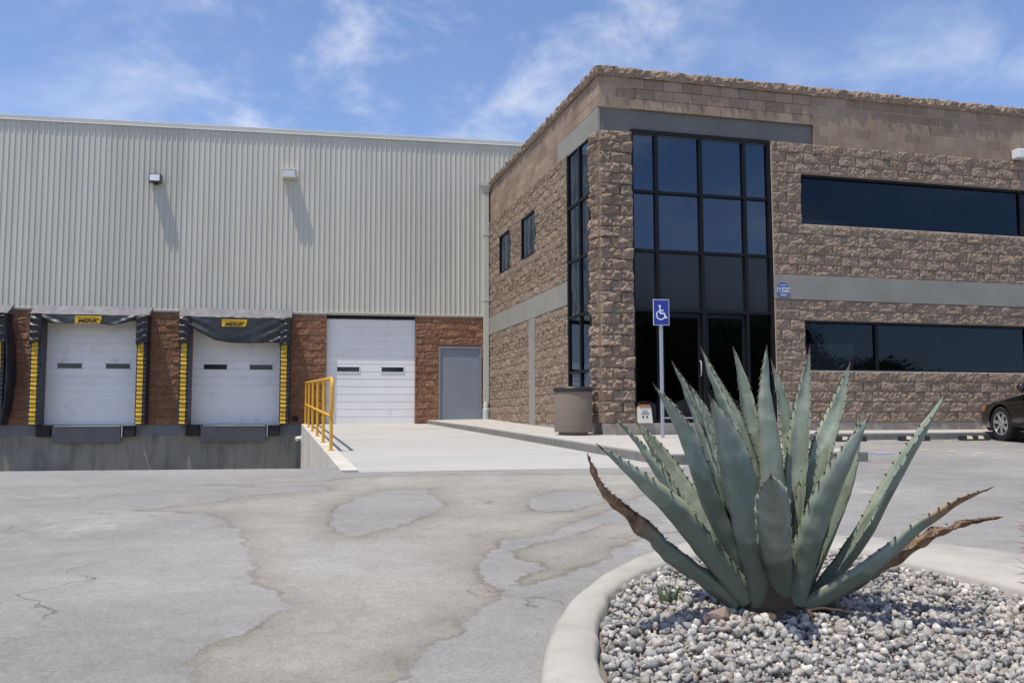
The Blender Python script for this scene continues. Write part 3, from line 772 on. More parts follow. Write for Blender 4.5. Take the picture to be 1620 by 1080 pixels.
def shelter(c, drop, seed, label):
    root = empty('dock_shelter'); to_wall(root); tag(root, label, 'dock shelter', 'padded shelters round the dock doors')
    R = random.Random(seed)
    hw, pw = 1.405, 0.25
    # sloping hood
    def hood(u, v):
        x = c - hw - 0.03 + u * (2 * hw + 0.06)
        s = 0.022 * math.sin(x * 7 + seed * 2) + 0.014 * math.sin(x * 19 + seed) + 0.03 * mnoise.noise(Vector((x * 5, v * 3, seed)))
        return (x, -0.50 * v - 0.01, 2.985 - 0.285 * v + s * (v * (1 - v) * 4 * 0.7 + 0.25 * v) - 0.03 * math.sin(u * math.pi) * v)
    mb = MB().grid(hood, 40, 5)
    mb.add([(c - hw - 0.03, -0.01, 2.985), (c - hw - 0.03, -0.51, 2.70), (c - hw - 0.03, -0.01, 2.70)], [(0, 1, 2)])
    mb.add([(c + hw + 0.03, -0.01, 2.985), (c + hw + 0.03, -0.51, 2.70), (c + hw + 0.03, -0.01, 2.70)], [(0, 1, 2)])
    mb.build('hood', MAT['hood_vinyl'], root, smooth=True)
    # hanging head curtain with creases
    def cur(u, v):
        x = c - hw + u * 2 * hw
        zb = lerp_pts(drop, x - c)
        z = 2.712 + (zb - 2.712) * v
        d = 0.02 * math.sin((x - c) * 5 + seed) * v
        side = abs(x - c) / hw
        d += 0.11 * v * max(0, side - 0.30) * math.sin((x * 13 + (2.7 - z) * 26 * (1 if x > c else -1)) + seed)
        d += 0.012 * mnoise.noise(Vector((x * 6, z * 9, seed)))
        return (x, -0.505 - 0.03 * v + d, z)
    mb = MB().grid(cur, 70, 14)
    o = mb.build('head_curtain', MAT['black_vinyl'], root, smooth=True)
    sm = o.modifiers.new('thick', 'SOLIDIFY'); sm.thickness = 0.006
    # side pads with pleats
    for s in (-1, 1):
        xo = c + s * hw; xi = c + s * (hw - pw)
        x0, x1 = min(xo, xi), max(xo, xi)
        body = MB().box(x0, x1, -0.47, -0.004, -0.12, 2.70).build('side_pad', MAT['black_vinyl'], root)
        tag(body, 'black foam side pad')
        pl, ye = MB(), MB()
        npl = 19
        yx0 = x0 + 0.045 if s < 0 else x0 + 0.03
        yx1 = yx0 + 0.15
        for k in range(npl):
            za0 = -0.115 + k * (2.10 / npl); zb0 = za0 + 2.10 / npl + 0.012
            out = 0.045 + 0.012 * R.random()
            j1, j2 = 0.006 * R.random(), 0.006 * R.random()
            for a, b, m_, e, cut_ in ((x0 + 0.004, x1 - 0.004, pl, 0.0, 0.0), (yx0 + 0.01 * R.random(), yx1 - 0.01 * R.random(), ye, 0.010, 0.006)):
                za, zb = za0 + cut_ * 0.3, zb0 - cut_
                m_.hexa([(a, -0.47 - out - e, za + j1), (b, -0.47 - out - e, za + j2), (b, -0.46, za + 0.004), (a, -0.46, za + 0.004),
                         (a, -0.482 - e, zb), (b, -0.482 - e, zb), (b, -0.46, zb), (a, -0.46, zb)])
        p_ = pl.build('pleats', MAT['black_vinyl'], root); p_['kind'] = 'stuff'
        p_ = ye.build('yellow_strip', MAT['yellow_vinyl'], root); p_['kind'] = 'stuff'
        def wrap(u, v):
            x = x0 - 0.02 + u * (x1 - x0 + 0.04)
            z = 2.70 - v * (0.74 + 0.05 * R.random() * 0 + 0.04 * math.sin(u * 5 + seed))
            d = 0.028 * math.sin(v * 26 + u * 3 * s + seed) + 0.02 * mnoise.noise(Vector((x * 9, z * 14, seed + s)))
            return (x, -0.535 + d - 0.03 * math.sin(u * math.pi), z)
        w_ = MB().grid(wrap, 12, 26).build('corner_wrap', MAT['black_vinyl'], root, smooth=True)
        sm = w_.modifiers.new('thick', 'SOLIDIFY'); sm.thickness = 0.006
    if seed == 3:                                # torn outer cover bulging from the pad
        def flap(u, v):
            z = -0.05 + 2.5 * v
            x = c + hw - 0.02 + (0.05 + 0.17 * math.sin(math.pi * min(1, v * 1.02)) ** 0.7) * math.sin(u * math.pi * 0.5 + 0.4) + 0.02 * mnoise.noise(Vector((u * 4, v * 6, 2)))
            return (x, -0.55 + 0.40 * u, z)
        w_ = MB().grid(flap, 8, 24).build('torn_cover', MAT['black_vinyl'], root, smooth=True)
        sm = w_.modifiers.new('thick', 'SOLIDIFY'); sm.thickness = 0.006
    # maker's plate
    lx, lz = c - 0.02, 2.555 if seed == 1 else 2.525
    ly = -0.60
    plate = MB().prism([(lx - 0.32, lz - 0.095), (lx + 0.25, lz - 0.095), (lx + 0.30, lz - 0.06), (lx + 0.32, lz + 0.04), (lx + 0.32, lz + 0.095), (lx - 0.32, lz + 0.095)], 'y', ly, ly + 0.008).build('maker_plate', MAT['logo_yellow'], root)
    text_mesh('lettering', 'MERIK', 0.135, MAT['black_ink'], plate, Matrix.Translation((lx - 0.02, ly - 0.003, lz - 0.035)) @ Matrix.Rotation(math.pi / 2, 4, 'X'), shear=0.35, xscale=1.25, bold=0.004)
    sw = MB()
    pts = [(lx - 0.30, lz + 0.052), (lx + 0.16, lz + 0.05), (lx + 0.25, lz + 0.03), (lx + 0.30, lz - 0.02)]
    for (a, b), (d, e) in zip(pts[:-1], pts[1:]):
        sw.hexa([(a, ly - 0.003, b - 0.006), (d, ly - 0.003, e - 0.006), (d, ly - 0.0005, e - 0.006), (a, ly - 0.0005, b - 0.006), (a, ly - 0.003, b + 0.006), (d, ly - 0.003, e + 0.006), (d, ly - 0.0005, e + 0.006), (a, ly - 0.0005, b + 0.006)])
    sw.build('swoosh', MAT['black_ink'], plate)
    return root
d1 = [(-1.405, 2.60), (-1.05, 2.50), (-0.9, 2.455), (-0.55, 2.445), (-0.3, 2.47), (0.2, 2.47), (0.55, 2.42), (0.8, 2.47), (1.03, 2.55), (1.405, 2.62)]
d2 = [(-1.405, 2.5), (-1.12, 2.44), (-0.9, 2.28), (-0.5, 2.07), (-0.1, 2.01), (0.35, 2.0), (0.8, 2.015), (1.12, 2.03), (1.405, 2.05)]
shelter(-13.92, d1, 3, 'black dock shelter cut off by the left picture edge')
shelter(-10.51, d1, 1, 'black dock shelter with a short straight head curtain, left of the two')
shelter(-6.895, d2, 2, 'black dock shelter whose head curtain sags low, next to the ramp')

def leveler(c, label):
    root = empty('dock_leveler'); to_wall(root); tag(root, label, 'dock leveler', 'levelers under the dock doors')
    lip = MB().hexa([(c - 0.86, -0.12, -0.60), (c + 0.80, -0.12, -0.60), (c + 0.80, -0.085, -0.60), (c - 0.86, -0.085, -0.60), (c - 0.86, -0.17, -0.18), (c + 0.80, -0.17, -0.18), (c + 0.80, -0.09, -0.18), (c - 0.86, -0.09, -0.18)]).build('lip_plate', MAT['steel_plate'], root, bevel=0.006)
    MB().box(c - 0.80, c + 0.80, -0.20, 0.08, -0.176, -0.150).build('deck_edge', MAT['steel_edge'], root)
    for a, b, nm in ((c - 1.24, c - 0.90, 'bumper'), (c + 0.86, c + 1.16, 'bumper')):
        MB().box(a, b, -0.19, -0.05, -0.44, -0.15).build(nm, MAT['black_rubber'], root, bevel=0.015)
    f = MB().box(c + 0.835, c + 0.855, -0.21, -0.05, -0.45, -0.14).box(c + 0.855, c + 1.16, -0.21, -0.05, -0.155, -0.139)
    f.build('bumper_frame', MAT['steel_edge'], root)
    return root
leveler(-14.05, 'steel dock leveler lip at the left picture edge')
leveler(-10.56, 'steel dock leveler lip below the left white dock door')
leveler(-6.90, 'steel dock leveler lip below the dock door beside the ramp')

# wall floodlights
def floodlight(x0, x1, z0, z1, dark, label):
    root = empty('floodlight'); to_wall(root); tag(root, label, 'floodlight', 'floodlights on the metal cladding')
    xm = (x0 + x1) / 2
    body = MAT['lamp_body'] if dark else MAT['lamp_cream']
    MB().box(xm - 0.06, xm + 0.06, -0.06, -0.018, z0 - 0.02, z1 - 0.06).build('wall_bracket', body, root)
    MB().tube([(xm, -0.03, (z0 + z1) / 2), (xm, -0.10, (z0 + z1) / 2 + 0.01)], 0.03, 8).build('arm', body, root)
    if dark:
        MB().hexa([(x0, -0.305, z0), (x1, -0.305, z0), (x1, -0.045, z0 + 0.02), (x0, -0.045, z0 + 0.02), (x0, -0.27, z1), (x1, -0.27, z1), (x1, -0.045, z1 - 0.01), (x0, -0.045, z1 - 0.01)]).build('housing', body, root, bevel=0.012)
        MB().hexa([(x0 + 0.03, -0.308, z0 + 0.03), (x1 - 0.03, -0.308, z0 + 0.03), (x1 - 0.03, -0.29, z0 + 0.03), (x0 + 0.03, -0.29, z0 + 0.03), (x0 + 0.03, -0.279, z1 - 0.03), (x1 - 0.03, -0.279, z1 - 0.03), (x1 - 0.03, -0.265, z1 - 0.03), (x0 + 0.03, -0.265, z1 - 0.03)]).build('lens', MAT['lamp_glass'], root)
    else:
        MB().prism([(-0.045, z0 + 0.05), (-0.28, z0 + 0.03), (-0.30, z0 + 0.10), (-0.285, z1 - 0.02), (-0.045, z1 - 0.005)], 'x', x0 + 0.02, x1 - 0.02).build('housing', body, root, bevel=0.01)
        MB().box(x0, x1, -0.31, -0.05, z1 - 0.045, z1).build('visor', body, root, bevel=0.006)
        MB().box(x0 + 0.01, x1 - 0.01, -0.312, -0.06, z0, z0 + 0.045).build('door_frame', body, root, bevel=0.006)
        MB().box(x0 + 0.03, x1 - 0.03, -0.307, -0.29, z0 + 0.05, z1 - 0.055).build('lens', MAT['lamp_glass'], root)
    return root
floodlight(-9.24, -8.93, 6.30, 6.53, True, 'dark-framed square floodlight high on the metal wall, left one')
floodlight(-5.80, -5.42, 6.58, 6.83, False, 'cream floodlight high on the metal wall, nearer the office')

# downspout in the corner between warehouse and office
ds = empty('downspout'); to_wall(ds); tag(ds, 'cream square downspout with pale green foot in the building corner', 'downspout')
MB().box(-0.20, -0.045, -0.155, -0.055, 0.42, 6.42).build('pipe', MAT['spout'], ds, bevel=0.012)
MB().hexa([(-0.205, -0.16, 6.42), (-0.045, -0.16, 6.42), (-0.045, -0.055, 6.42), (-0.205, -0.055, 6.42), (-0.27, -0.20, 6.62), (-0.0, -0.20, 6.62), (-0.0, -0.055, 6.62), (-0.27, -0.055, 6.62)]).box(-0.27, 0.0, -0.20, -0.055, 6.62, 6.72).build('conductor_head', MAT['spout'], ds)
for z in (3.32, 5.2):
    MB().box(-0.215, -0.02, -0.165, -0.05, z, z + 0.035).build('strap', MAT['trim'], ds)
MB().lathe([(0.075, 0.1), (0.075, 0.42), (0.06, 0.46)], 14, (-0.13, -0.13, 0)).build('collar', MAT['spout'], ds, smooth=True, angle=0.6)
MB().lathe([(0.098, -0.16), (0.098, 0.26), (0.085, 0.275)], 16, (-0.13, -0.14, 0)).build('foot', MAT['spout_green'], ds, smooth=True, angle=0.6)

# small fittings in the truck well
vt = empty('vent_pipe'); to_wall(vt); tag(vt, 'round black vent pipe end low on the red block wall', 'vent pipe')
MB().lathe([(0.085, -0.05), (0.085, 0.02), (0.065, 0.02), (0.065, -0.045)], 16, (-5.33, -0.03, 0.01), 'y').build('rim', MAT['black_rubber'], vt)
MB().lathe([(0.064, -0.01), (0.064, 0.0)], 16, (-5.33, -0.03, 0.01), 'y').build('cap', MAT['black_ink'], vt)
wp = empty('wall_tap', (0.8, 24.6, -0.50)); tag(wp, 'small white pipe stub on the side wall of the ramp', 'pipe')
MB().tube([(0.02, 0, 0), (-0.10, 0, 0), (-0.15, -0.03, -0.03)], [0.05, 0.05, 0.06], 10).build('stub', MAT['white_pipe'], wp, smooth=True, angle=0.7)
MB().box(-0.02, 0.01, -0.08, 0.08, -0.13, 0.10).build('backplate', MAT['white_pipe'], wp)

# ------------------------------------------------------------------ stone office
def settle(root, loc):
    """put the Empty at the thing's base without moving the parts"""
    root.location = loc
    inv = Matrix.Translation(-Vector(loc))
    for c in root.children:
        c.matrix_parent_inverse = inv

OF = empty('office_building')
tag(OF, 'two-storey tan split-face stone office with dark glass entrance', 'office building')
XE = 18.2
ZF, ZB0, ZB1, ZSM, ZCAP = -0.0915, 2.347, 2.845, 5.55, 6.57
W0, W1 = 10.28, 17.3
GL, GR = 6.624, 9.617
mb = MB()
f0, f1 = Yo - 0.008, Yo + 0.26
mb.box(5.985, 6.61, f0, f1, -0.3, 5.48).box(5.985, 6.61, f0 + 0.10, f1, 5.48, 5.96).box(5.985, 6.61, f0, f1, 5.96, 6.6)
mb.box(6.61, 9.635, f0 + 0.10, f1, 5.575, 6.6)
mb.box(9.635, W0, f0, f1, -0.3, 5.48).box(9.635, W0, f0 + 0.10, f1, 5.48, 6.6)
for a, b in ((-0.3, 0.925), (1.941, 3.885), (4.925, 5.48)): mb.box(W0, W1, f0, f1, a, b)
mb.box(W0, 10.63, f0 + 0.10, f1, 5.48, 6.6).box(10.63, W1, f0, f1, 5.48, 6.6)
mb.box(W1, XE, f0, f1, -0.3, 6.6)
mb.build('front_wall', MAT['tan_mortar'], OF)
mb = MB()
sx0, sx1 = Xs - 0.008, Xs + 0.24
mb.box(sx0, sx1, f1, 16.45, -0.3, 5.48)
mb.box(sx0 + 0.06, sx1, f1, 17.86, 5.50, 6.6)
for a, b in ((17.86, 20.25), (21.5, 22.55), (23.73, 25.3)): mb.box(sx0, sx1, a, b, -0.3, 6.6)
for a, b in ((20.25, 21.5), (22.55, 23.73)):
    mb.box(sx0, sx1, a, b, -0.3, 3.885); mb.box(sx0, sx1, a, b, 4.925, 6.6)
mb.build('side_wall', MAT['tan_mortar'], OF)
mb = MB().box(6.22, XE, f1, 25.3, 6.30, 6.42).box(XE - 0.2, XE, f1, 25.3, -0.3, 6.3)
mb.build('roof', MAT['stucco'], OF)
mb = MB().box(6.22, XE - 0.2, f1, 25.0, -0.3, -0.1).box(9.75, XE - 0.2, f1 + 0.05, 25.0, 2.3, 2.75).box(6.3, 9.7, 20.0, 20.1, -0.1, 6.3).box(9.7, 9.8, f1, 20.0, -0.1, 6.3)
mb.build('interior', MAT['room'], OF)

# courses of split-face block
hA = (ZB0 - ZF) / 12; hB = (ZSM - ZB1) / 13
front, rest = [], []
for r in range(12):
    z0, z1 = ZF + r * hA, ZF + (r + 1) * hA
    iv = [(9.635, XE)] if not (5 <= r < 10) else [(9.635, W0), (W1, XE)]
    front += [(p, r) for p in row_blocks(iv, z0, z1, r % 2)]
for r in range(13):
    z0, z1 = ZB1 + r * hB, ZB1 + (r + 1) * hB
    iv = [(9.635, XE)] if not (5 <= r < 10) else [(9.635, W0), (W1, XE)]
    front += [(p, r + 12) for p in row_blocks(iv, z0, z1, r % 2)]
front.sort(key=lambda q: q[0][0])
st = Stuff()
for i, (p, r) in enumerate(front):
    me_ = TAN[(i * 5 + r * 3) % 20]
    if i < 300: put_front('split_face_block', me_, p, Yo, OF)
    else: st.add_mesh(me_, M_front(p, Yo))
for r in range(25):
    z0, z1 = (ZF + r * hA, ZF + (r + 1) * hA) if r < 12 else (ZB1 + (r - 12) * hB, ZB1 + (r - 11) * hB)
    if r < 12: iv = [(17.88, 20.30), (20.83, 25.0)]
    elif 5 <= r - 12 < 10: iv = [(17.88, 20.25), (21.5, 22.55), (23.73, 25.0)]
    else: iv = [(17.88, 25.0)]
    for k, p in enumerate(row_blocks(iv, z0, z1, r % 2)):
        st.add_mesh(TAN[(k * 5 + r * 7) % 20], M_side(p, Xs))
st.build('block_facing', MAT['tan_block'], OF)
# rough corner pillar
hP = (5.48 + 0.0915) / 27
for r in range(27):
    z0, z1 = ZF + r * hP, ZF + (r + 1) * hP
    cut = 6.37 if r % 2 else 6.17
    for k, p in enumerate(((Xs - 0.02, cut, z0, z1), (cut, 6.612, z0, z1))):
        put_front('rough_corner_block', ROUGH[(r * 3 + k * 5) % 10], p, Yo, OF)
    put_side('rough_corner_block', ROUGH[(r * 7 + 2) % 10], (Yo - 0.02, 16.445, z0, z1), Xs, OF)
# smooth courses under the parapet
n = 0
for r in range(5):
    z0, z1 = ZSM + r * 0.204, ZSM + (r + 1) * 0.204
    iv = [(10.62, XE)] if r < 2 else [(Xs - 0.012, XE)]
    for p in row_blocks(iv, z0, z1, r % 2): put_front('smooth_block', SMOOTH, p, Yo, OF, 0.009); n += 1
    iv = [(18.58, 25.0)] if r < 2 else [(Yo, 25.0)]
    for p in row_blocks(iv, z0, z1, (r + 1) % 2): put_side('smooth_block', SMOOTH, p, Xs, OF, 0.009); n += 1
# rough projecting cap
def cap_mesh(seed):
    off = Vector((seed * 5.1, seed * 2.3, 0))
    mb = MB()
    nx, prof = 8, [(0.0, 0.004), (-0.045, 0.0), (-0.07, 0.05), (-0.075, 0.10), (-0.065, 0.15), (-0.035, 0.185), (0.02, 0.20), (0.12, 0.205), (0.25, 0.20), (0.25, 0.004)]
    for i in range(nx + 1):
        for k, (y, z) in enumerate(prof):
            p = Vector((i / nx * BW * 9, y * 14, z * 14)) + off
            a = mnoise.noise(p) * 0.6 + mnoise.noise(p * 2.2) * 0.4
            b = mnoise.noise(p + Vector((9, 3, 1)))
            q = 0.0 if k in (0, 8, 9) else 1.0
            mb.v.append((i / nx * BW, y + q * (a * 0.085), z + (b * 0.03 if 2 <= k <= 7 else (b * 0.010 - 0.008 if k == 1 else 0))))
    m_ = len(prof)
    for i in range(nx):
        for k in range(m_ - 1):
            mb.f.append((i * m_ + k, (i + 1) * m_ + k, (i + 1) * m_ + k + 1, i * m_ + k + 1))
    mb.f.append(tuple(range(m_))); mb.f.append(tuple(nx * m_ + k for k in range(m_ - 1, -1, -1)))
    mb.f.append((0, m_ - 1, nx * m_ + m_ - 1, nx * m_))
    me = mb.mesh('cap_block'); me.materials.append(MAT['tan_block'])
    return me
CAPS = [cap_mesh(i + 1) for i in range(9)]
x, k = Xs - 0.06, 0
while x < XE:
    put_front('cap_block', CAPS[k % 9], (x, min(x + 0.406, XE), ZCAP, ZCAP + 0.195), Yo, OF, 0.006); x += 0.406; k += 1
y, k = Yo - 0.005, 3
while y < 24.9:
    put_side('cap_block', CAPS[(k * 4) % 9], (y, min(y + 0.406, 25.0), ZCAP, ZCAP + 0.195), Xs, OF, 0.006); y += 0.406; k += 1

# smooth stucco lintels, bands and pilaster
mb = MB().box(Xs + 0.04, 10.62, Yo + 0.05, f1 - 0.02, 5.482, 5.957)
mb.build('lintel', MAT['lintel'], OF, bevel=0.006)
MB().box(Xs - 0.0115, Xs + 0.035, Yo + 0.04, 18.58, 5.484, 5.955).build('lintel', MAT['stucco'], OF, bevel=0.006)
MB().box(9.63, XE, Yo - 0.052, f1 - 0.02, ZB0 + 0.004, ZB1 - 0.004).build('band', MAT['stucco'], OF, bevel=0.005)
MB().box(Xs - 0.050, sx1 - 0.02, 17.865, 25.0, ZB0 + 0.004, ZB1 - 0.004).build('band', MAT['stucco'], OF, bevel=0.005)
MB().box(Xs - 0.046, sx1 - 0.03, 20.305, 20.825, -0.25, ZB0 + 0.002).build('pilaster', MAT['stucco'], OF, bevel=0.004)
mb = MB().box(9.62, XE, Yo - 0.02, f1, -0.5, -0.10)
mb.build('footing', MAT['footing'], OF)
MB().box(Xs - 0.015, 9.62, Yo - 0.10, f1 + 0.4, -0.6, -0.096).build('entrance_ledge', MAT['footing'], OF, bevel=0.01)
MB().box(Xs - 0.02, Xs + 0.2, 16.5, 25.0, -0.6, -0.10).build('footing', MAT['footing'], OF)

# entrance glazing
cx = [GL, 7.151, 8.093, 9.044, GR]
rz = [-0.092, 2.057, 3.208, 4.356, 5.56]
ym0, ym1, yp = Yo + 0.012, Yo + 0.13, Yo + 0.075
mb = MB()
for i, x in enumerate(cx):
    h = 0.032
    a, b = (x, x + 0.045) if i == 0 else ((x - 0.06, x + 0.012) if i == 4 else (x - h, x + h))
    MB().box(a, b, ym0, ym1, rz[0], rz[4]).build('mullion', MAT['black_frame'], OF)
mb = MB()
for j, z in enumerate(rz):
    a, b = (z, z + 0.06) if j == 0 else ((z - 0.07, z + 0.012) if j == 4 else (z - 0.027, z + 0.027))
    for i in range(4):
        MB().box(cx[i] + 0.03, cx[i + 1] - 0.03, ym0 + 0.004, ym1 - 0.004, a, b).build('transom', MAT['black_frame'], OF)
for i in range(4):
    for j in range(4):
        if j == 0 and i in (1, 2): continue
        m_ = 'spandrel' if j == 1 else ('glass' if j > 1 else 'glass_strip')
        MB().box(cx[i] + 0.02, cx[i + 1] - 0.02, yp, yp + 0.008, rz[j] + 0.02, rz[j + 1] - 0.02).build('pane', MAT[m_], OF)
for i, s in ((1, 1), (2, -1)):
    d = empty('entrance_door'); d.parent = OF
    a, b, c, e = cx[i] + 0.045, cx[i + 1] - 0.045, -0.03, 2.015
    fr = MB().box(a, a + 0.07, yp - 0.02, yp + 0.03, c, e).box(b - 0.07, b, yp - 0.02, yp + 0.03, c, e).box(a + 0.07, b - 0.07, yp - 0.019, yp + 0.029, e - 0.08, e).box(a + 0.07, b - 0.07, yp - 0.019, yp + 0.029, c, c + 0.16)
    fr.build('door_frame', MAT['black_frame'], d)
    MB().box(a + 0.06, b - 0.06, yp, yp + 0.008, c + 0.15, e - 0.07).build('pane', MAT['glass_strip'], d)
    MB().box(a + 0.07, b - 0.07, yp + 0.035, yp + 0.07, 0.95, 1.0).build('push_bar', MAT['steel_plate'], d)
    MB().box(a, b, yp - 0.032, yp - 0.021, c + 0.02, c + 0.045).build('kick_strip', MAT['steel_edge'], d)
    hx = b - 0.035 if s > 0 else a + 0.035
    MB().tube([(hx, yp - 0.02, 0.80), (hx, yp - 0.07, 0.83), (hx, yp - 0.07, 1.07), (hx, yp - 0.02, 1.10)], 0.012, 8).build('pull_handle', MAT['steel_edge'], d, smooth=True)
# side glazing of the entrance, facing the ramp
xm0, xm1, xp = Xs - 0.045, Xs + 0.07, Xs - 0.008
cy = [16.45, 17.08, 17.86]
rs = [-0.092, 0.926, 2.057, 3.208, 4.356, 5.482]
mb = MB()
for i, y in enumerate(cy):
    a, b = (y, y + 0.05) if i == 0 else ((y - 0.06, y) if i == 2 else (y - 0.03, y + 0.03))
    MB().box(xm0, xm1, a, b, rs[0], rs[5]).build('mullion', MAT['black_frame'], OF)
mb = MB()
for j, z in enumerate(rs):
    h = 0.027
    for i in range(2): MB().box(xm0 + 0.004, xm1 - 0.004, cy[i] + 0.03, cy[i + 1] - 0.03, max(z - h, rs[0]), min(z + h, rs[5])).build('transom', MAT['black_frame'], OF)
for i in range(2):
    for j in range(5):
        MB().box(xp, xp + 0.008, cy[i] + 0.02, cy[i + 1] - 0.02, rs[j] + 0.02, rs[j + 1] - 0.02).build('pane', MAT['glass_clear'], OF)
blind_me = MB().hexa([(0, 0, 0), (0.02, 0.085, 0), (0.024, 0.084, 0), (0.004, -0.001, 0), (0, 0, 1), (0.02, 0.085, 1), (0.024, 0.084, 1), (0.004, -0.001, 1)]).mesh('blind_slat')
blind_me.materials.append(MAT['blind'])
def blinds(y0, y1, z0, z1, x=Xs + 0.10):
    y = y0 + 0.02
    while y < y1 - 0.09:
        o = link_mesh('blind_slat', blind_me, None, OF, (x, y, z0)); o.scale = (1, 1, z1 - z0); y += 0.105
blinds(16.5, 17.85, 2.1, 5.45)
# ribbon windows
def ribbon(z0, z1, cuts):
    mb = MB().box(W0, W1, Yo + 0.02, Yo + 0.14, z0, z0 + 0.045).box(W0, W1, Yo + 0.02, Yo + 0.14, z1 - 0.05, z1).box(W0, W0 + 0.045, Yo + 0.02, Yo + 0.14, z0 + 0.045, z1 - 0.05).box(W1 - 0.10, W1, Yo + 0.02, Yo + 0.14, z0 + 0.045, z1 - 0.05)
    for c in cuts: mb.box(c - 0.035, c + 0.035, Yo + 0.04, Yo + 0.14, z0 + 0.045, z1 - 0.05)
    w = mb.build('window_frame', MAT['black_frame'], OF)
    MB().box(W0 + 0.02, W1 - 0.02, Yo + 0.0, Yo + 0.03, z0 - 0.012, z0 + 0.012).build('sill', MAT['steel_edge'], w)
    e = [W0] + cuts + [W1]
    for a, b in zip(e[:-1], e[1:]):
        MB().box(a + 0.02, b - 0.02, Yo + 0.085, Yo + 0.093, z0 + 0.02, z1 - 0.02).build('pane', MAT['glass_strip'], w)
ribbon(0.925, 1.941, [11.976, 15.74])
ribbon(3.885, 4.925, [15.74])
for a, b in ((20.25, 21.5), (22.55, 23.73)):
    mb = MB().box(xm0 + 0.006, xm1 + 0.006, a, b, 3.885, 3.93).box(xm0 + 0.006, xm1 + 0.006, a, b, 4.88, 4.925).box(xm0 + 0.006, xm1 + 0.006, a, a + 0.05, 3.93, 4.88).box(xm0 + 0.006, xm1 + 0.006, b - 0.05, b, 3.93, 4.88)
    w = mb.build('window_frame', MAT['black_frame'], OF)
    MB().box(xp + 0.004, xp + 0.012, a + 0.02, b - 0.02, 3.90, 4.91).build('pane', MAT['glass_clear'], w)
    blinds(a + 0.04, b, 3.90, 4.91, Xs + 0.09)
settle(OF, (Xs, Yo, -0.3))

# white wall lamp at the right picture edge
wlm = empty('wall_lamp'); tag(wlm, 'white box lamp under the stone parapet at the right picture edge', 'wall lamp')
MB().box(15.50, 15.80, Yo - 0.24, Yo - 0.02, 5.58, 5.78).build('housing', MAT['sign_white'], wlm, bevel=0.02)
MB().box(15.56, 15.74, Yo - 0.02, Yo + 0.01, 5.60, 5.75).build('backplate', MAT['sign_white'], wlm)
MB().box(15.53, 15.77, Yo - 0.21, Yo - 0.06, 5.572, 5.58).build('lens', MAT['lamp_glass'], wlm)
settle(wlm, (15.65, Yo, 5.52))

# octagonal alarm company sign
al = empty('alarm_sign'); tag(al, 'small blue octagonal alarm sign on the grey band', 'sign')
def ngon(cx_, cz_, r, n_, a0=0.0, sx=1.0): return [(cx_ + sx * r * math.cos(a0 + 2 * math.pi * i / n_), cz_ + r * math.sin(a0 + 2 * math.pi * i / n_)) for i in range(n_)]
ax, az, ay = 9.79, 2.525, Yo - 0.068
MB().prism(ngon(ax, az, 0.155, 8, math.pi / 8, 0.93), 'y', ay, ay + 0.014).build('plate', MAT['alarm_blue'], al)
MB().box(ax - 0.137, ax + 0.137, ay - 0.003, ay - 0.0005, az - 0.045, az + 0.05).build('white_strip', MAT['sign_white'], al)
MB().box(ax - 0.125, ax - 0.055, ay - 0.006, ay - 0.0035, az - 0.033, az + 0.04).build('emblem', MAT['alarm_blue'], al)
MB().prism([(ax - 0.112, az + 0.022), (ax - 0.072, az - 0.02), (ax - 0.065, az - 0.005), (ax - 0.085, az + 0.025)], 'y', ay - 0.009, ay - 0.0065).build('emblem_mark', MAT['sign_white'], al)
text_mesh('lettering', 'DATA', 0.088, MAT['lamp_body'], al, Matrix.Translation((ax + 0.043, ay - 0.004, az + 0.002)) @ Matrix.Rotation(math.pi / 2, 4, 'X'), bold=0.002, xscale=0.80, extrude=0.001)
for z, w in ((0.095, 0.07), (-0.085, 0.09), (-0.115, 0.06)):
    MB().box(ax - w, ax + w, ay - 0.003, ay - 0.0005, az + z - 0.006, az + z + 0.006).build('print_line', MAT['sign_white'], al)
settle(al, (ax, Yo - 0.05, az - 0.15))

# ------------------------------------------------------------------ yellow handrail on the ramp
hr = empty('handrail'); tag(hr, 'yellow pipe handrail along the left edge of the ramp', 'handrail')
XR = 0.90
posts = [14.26, 16.42, 18.58, 20.74, 22.90, 25.06]
HT, HM = 1.10, 0.52
for i, y in enumerate(posts):
    z = ramp_z(y) + 0.012
    top = HM + 0.02 if i == 0 else HT
    MB().tube([(XR, y, z), (XR, y, z + top)], 0.027, 12).build('post', MAT['rail_yellow'], hr, smooth=True, angle=0.8)
    MB().lathe([(0.055, 0), (0.055, 0.012)], 12, (XR, y, z)).build('base_flange', MAT['rail_yellow'], hr)
def rail_path(h, ys): return [(XR, y, ramp_z(y) + 0.012 + h) for y in ys]
p0 = posts[0]
loop = rail_path(HT, [25.25, 22, 19, 16.5, p0 + 0.10]) + [(XR, p0 - 0.03, ramp_z(p0) + 0.012 + HT - 0.015), (XR, p0 - 0.085, ramp_z(p0) + 0.012 + HT - 0.06), (XR, p0 - 0.10, ramp_z(p0) + 0.012 + HT - 0.14), (XR, p0 - 0.10, ramp_z(p0) + 0.012 + HM + 0.12), (XR, p0 - 0.085, ramp_z(p0) + 0.012 + HM + 0.05), (XR, p0 - 0.03, ramp_z(p0) + 0.012 + HM + 0.008), (XR, p0 + 0.04, ramp_z(p0) + 0.012 + HM)]
MB().tube(loop, 0.03, 12).build('top_rail', MAT['rail_yellow'], hr, smooth=True, angle=0.9)
MB().tube(rail_path(HM, [25.25, 22, 19, 16.5, p0 + 0.02]), 0.027, 12).build('mid_rail', MAT['rail_yellow'], hr, smooth=True, angle=0.9)
settle(hr, (XR, posts[0], ramp_z(posts[0])))

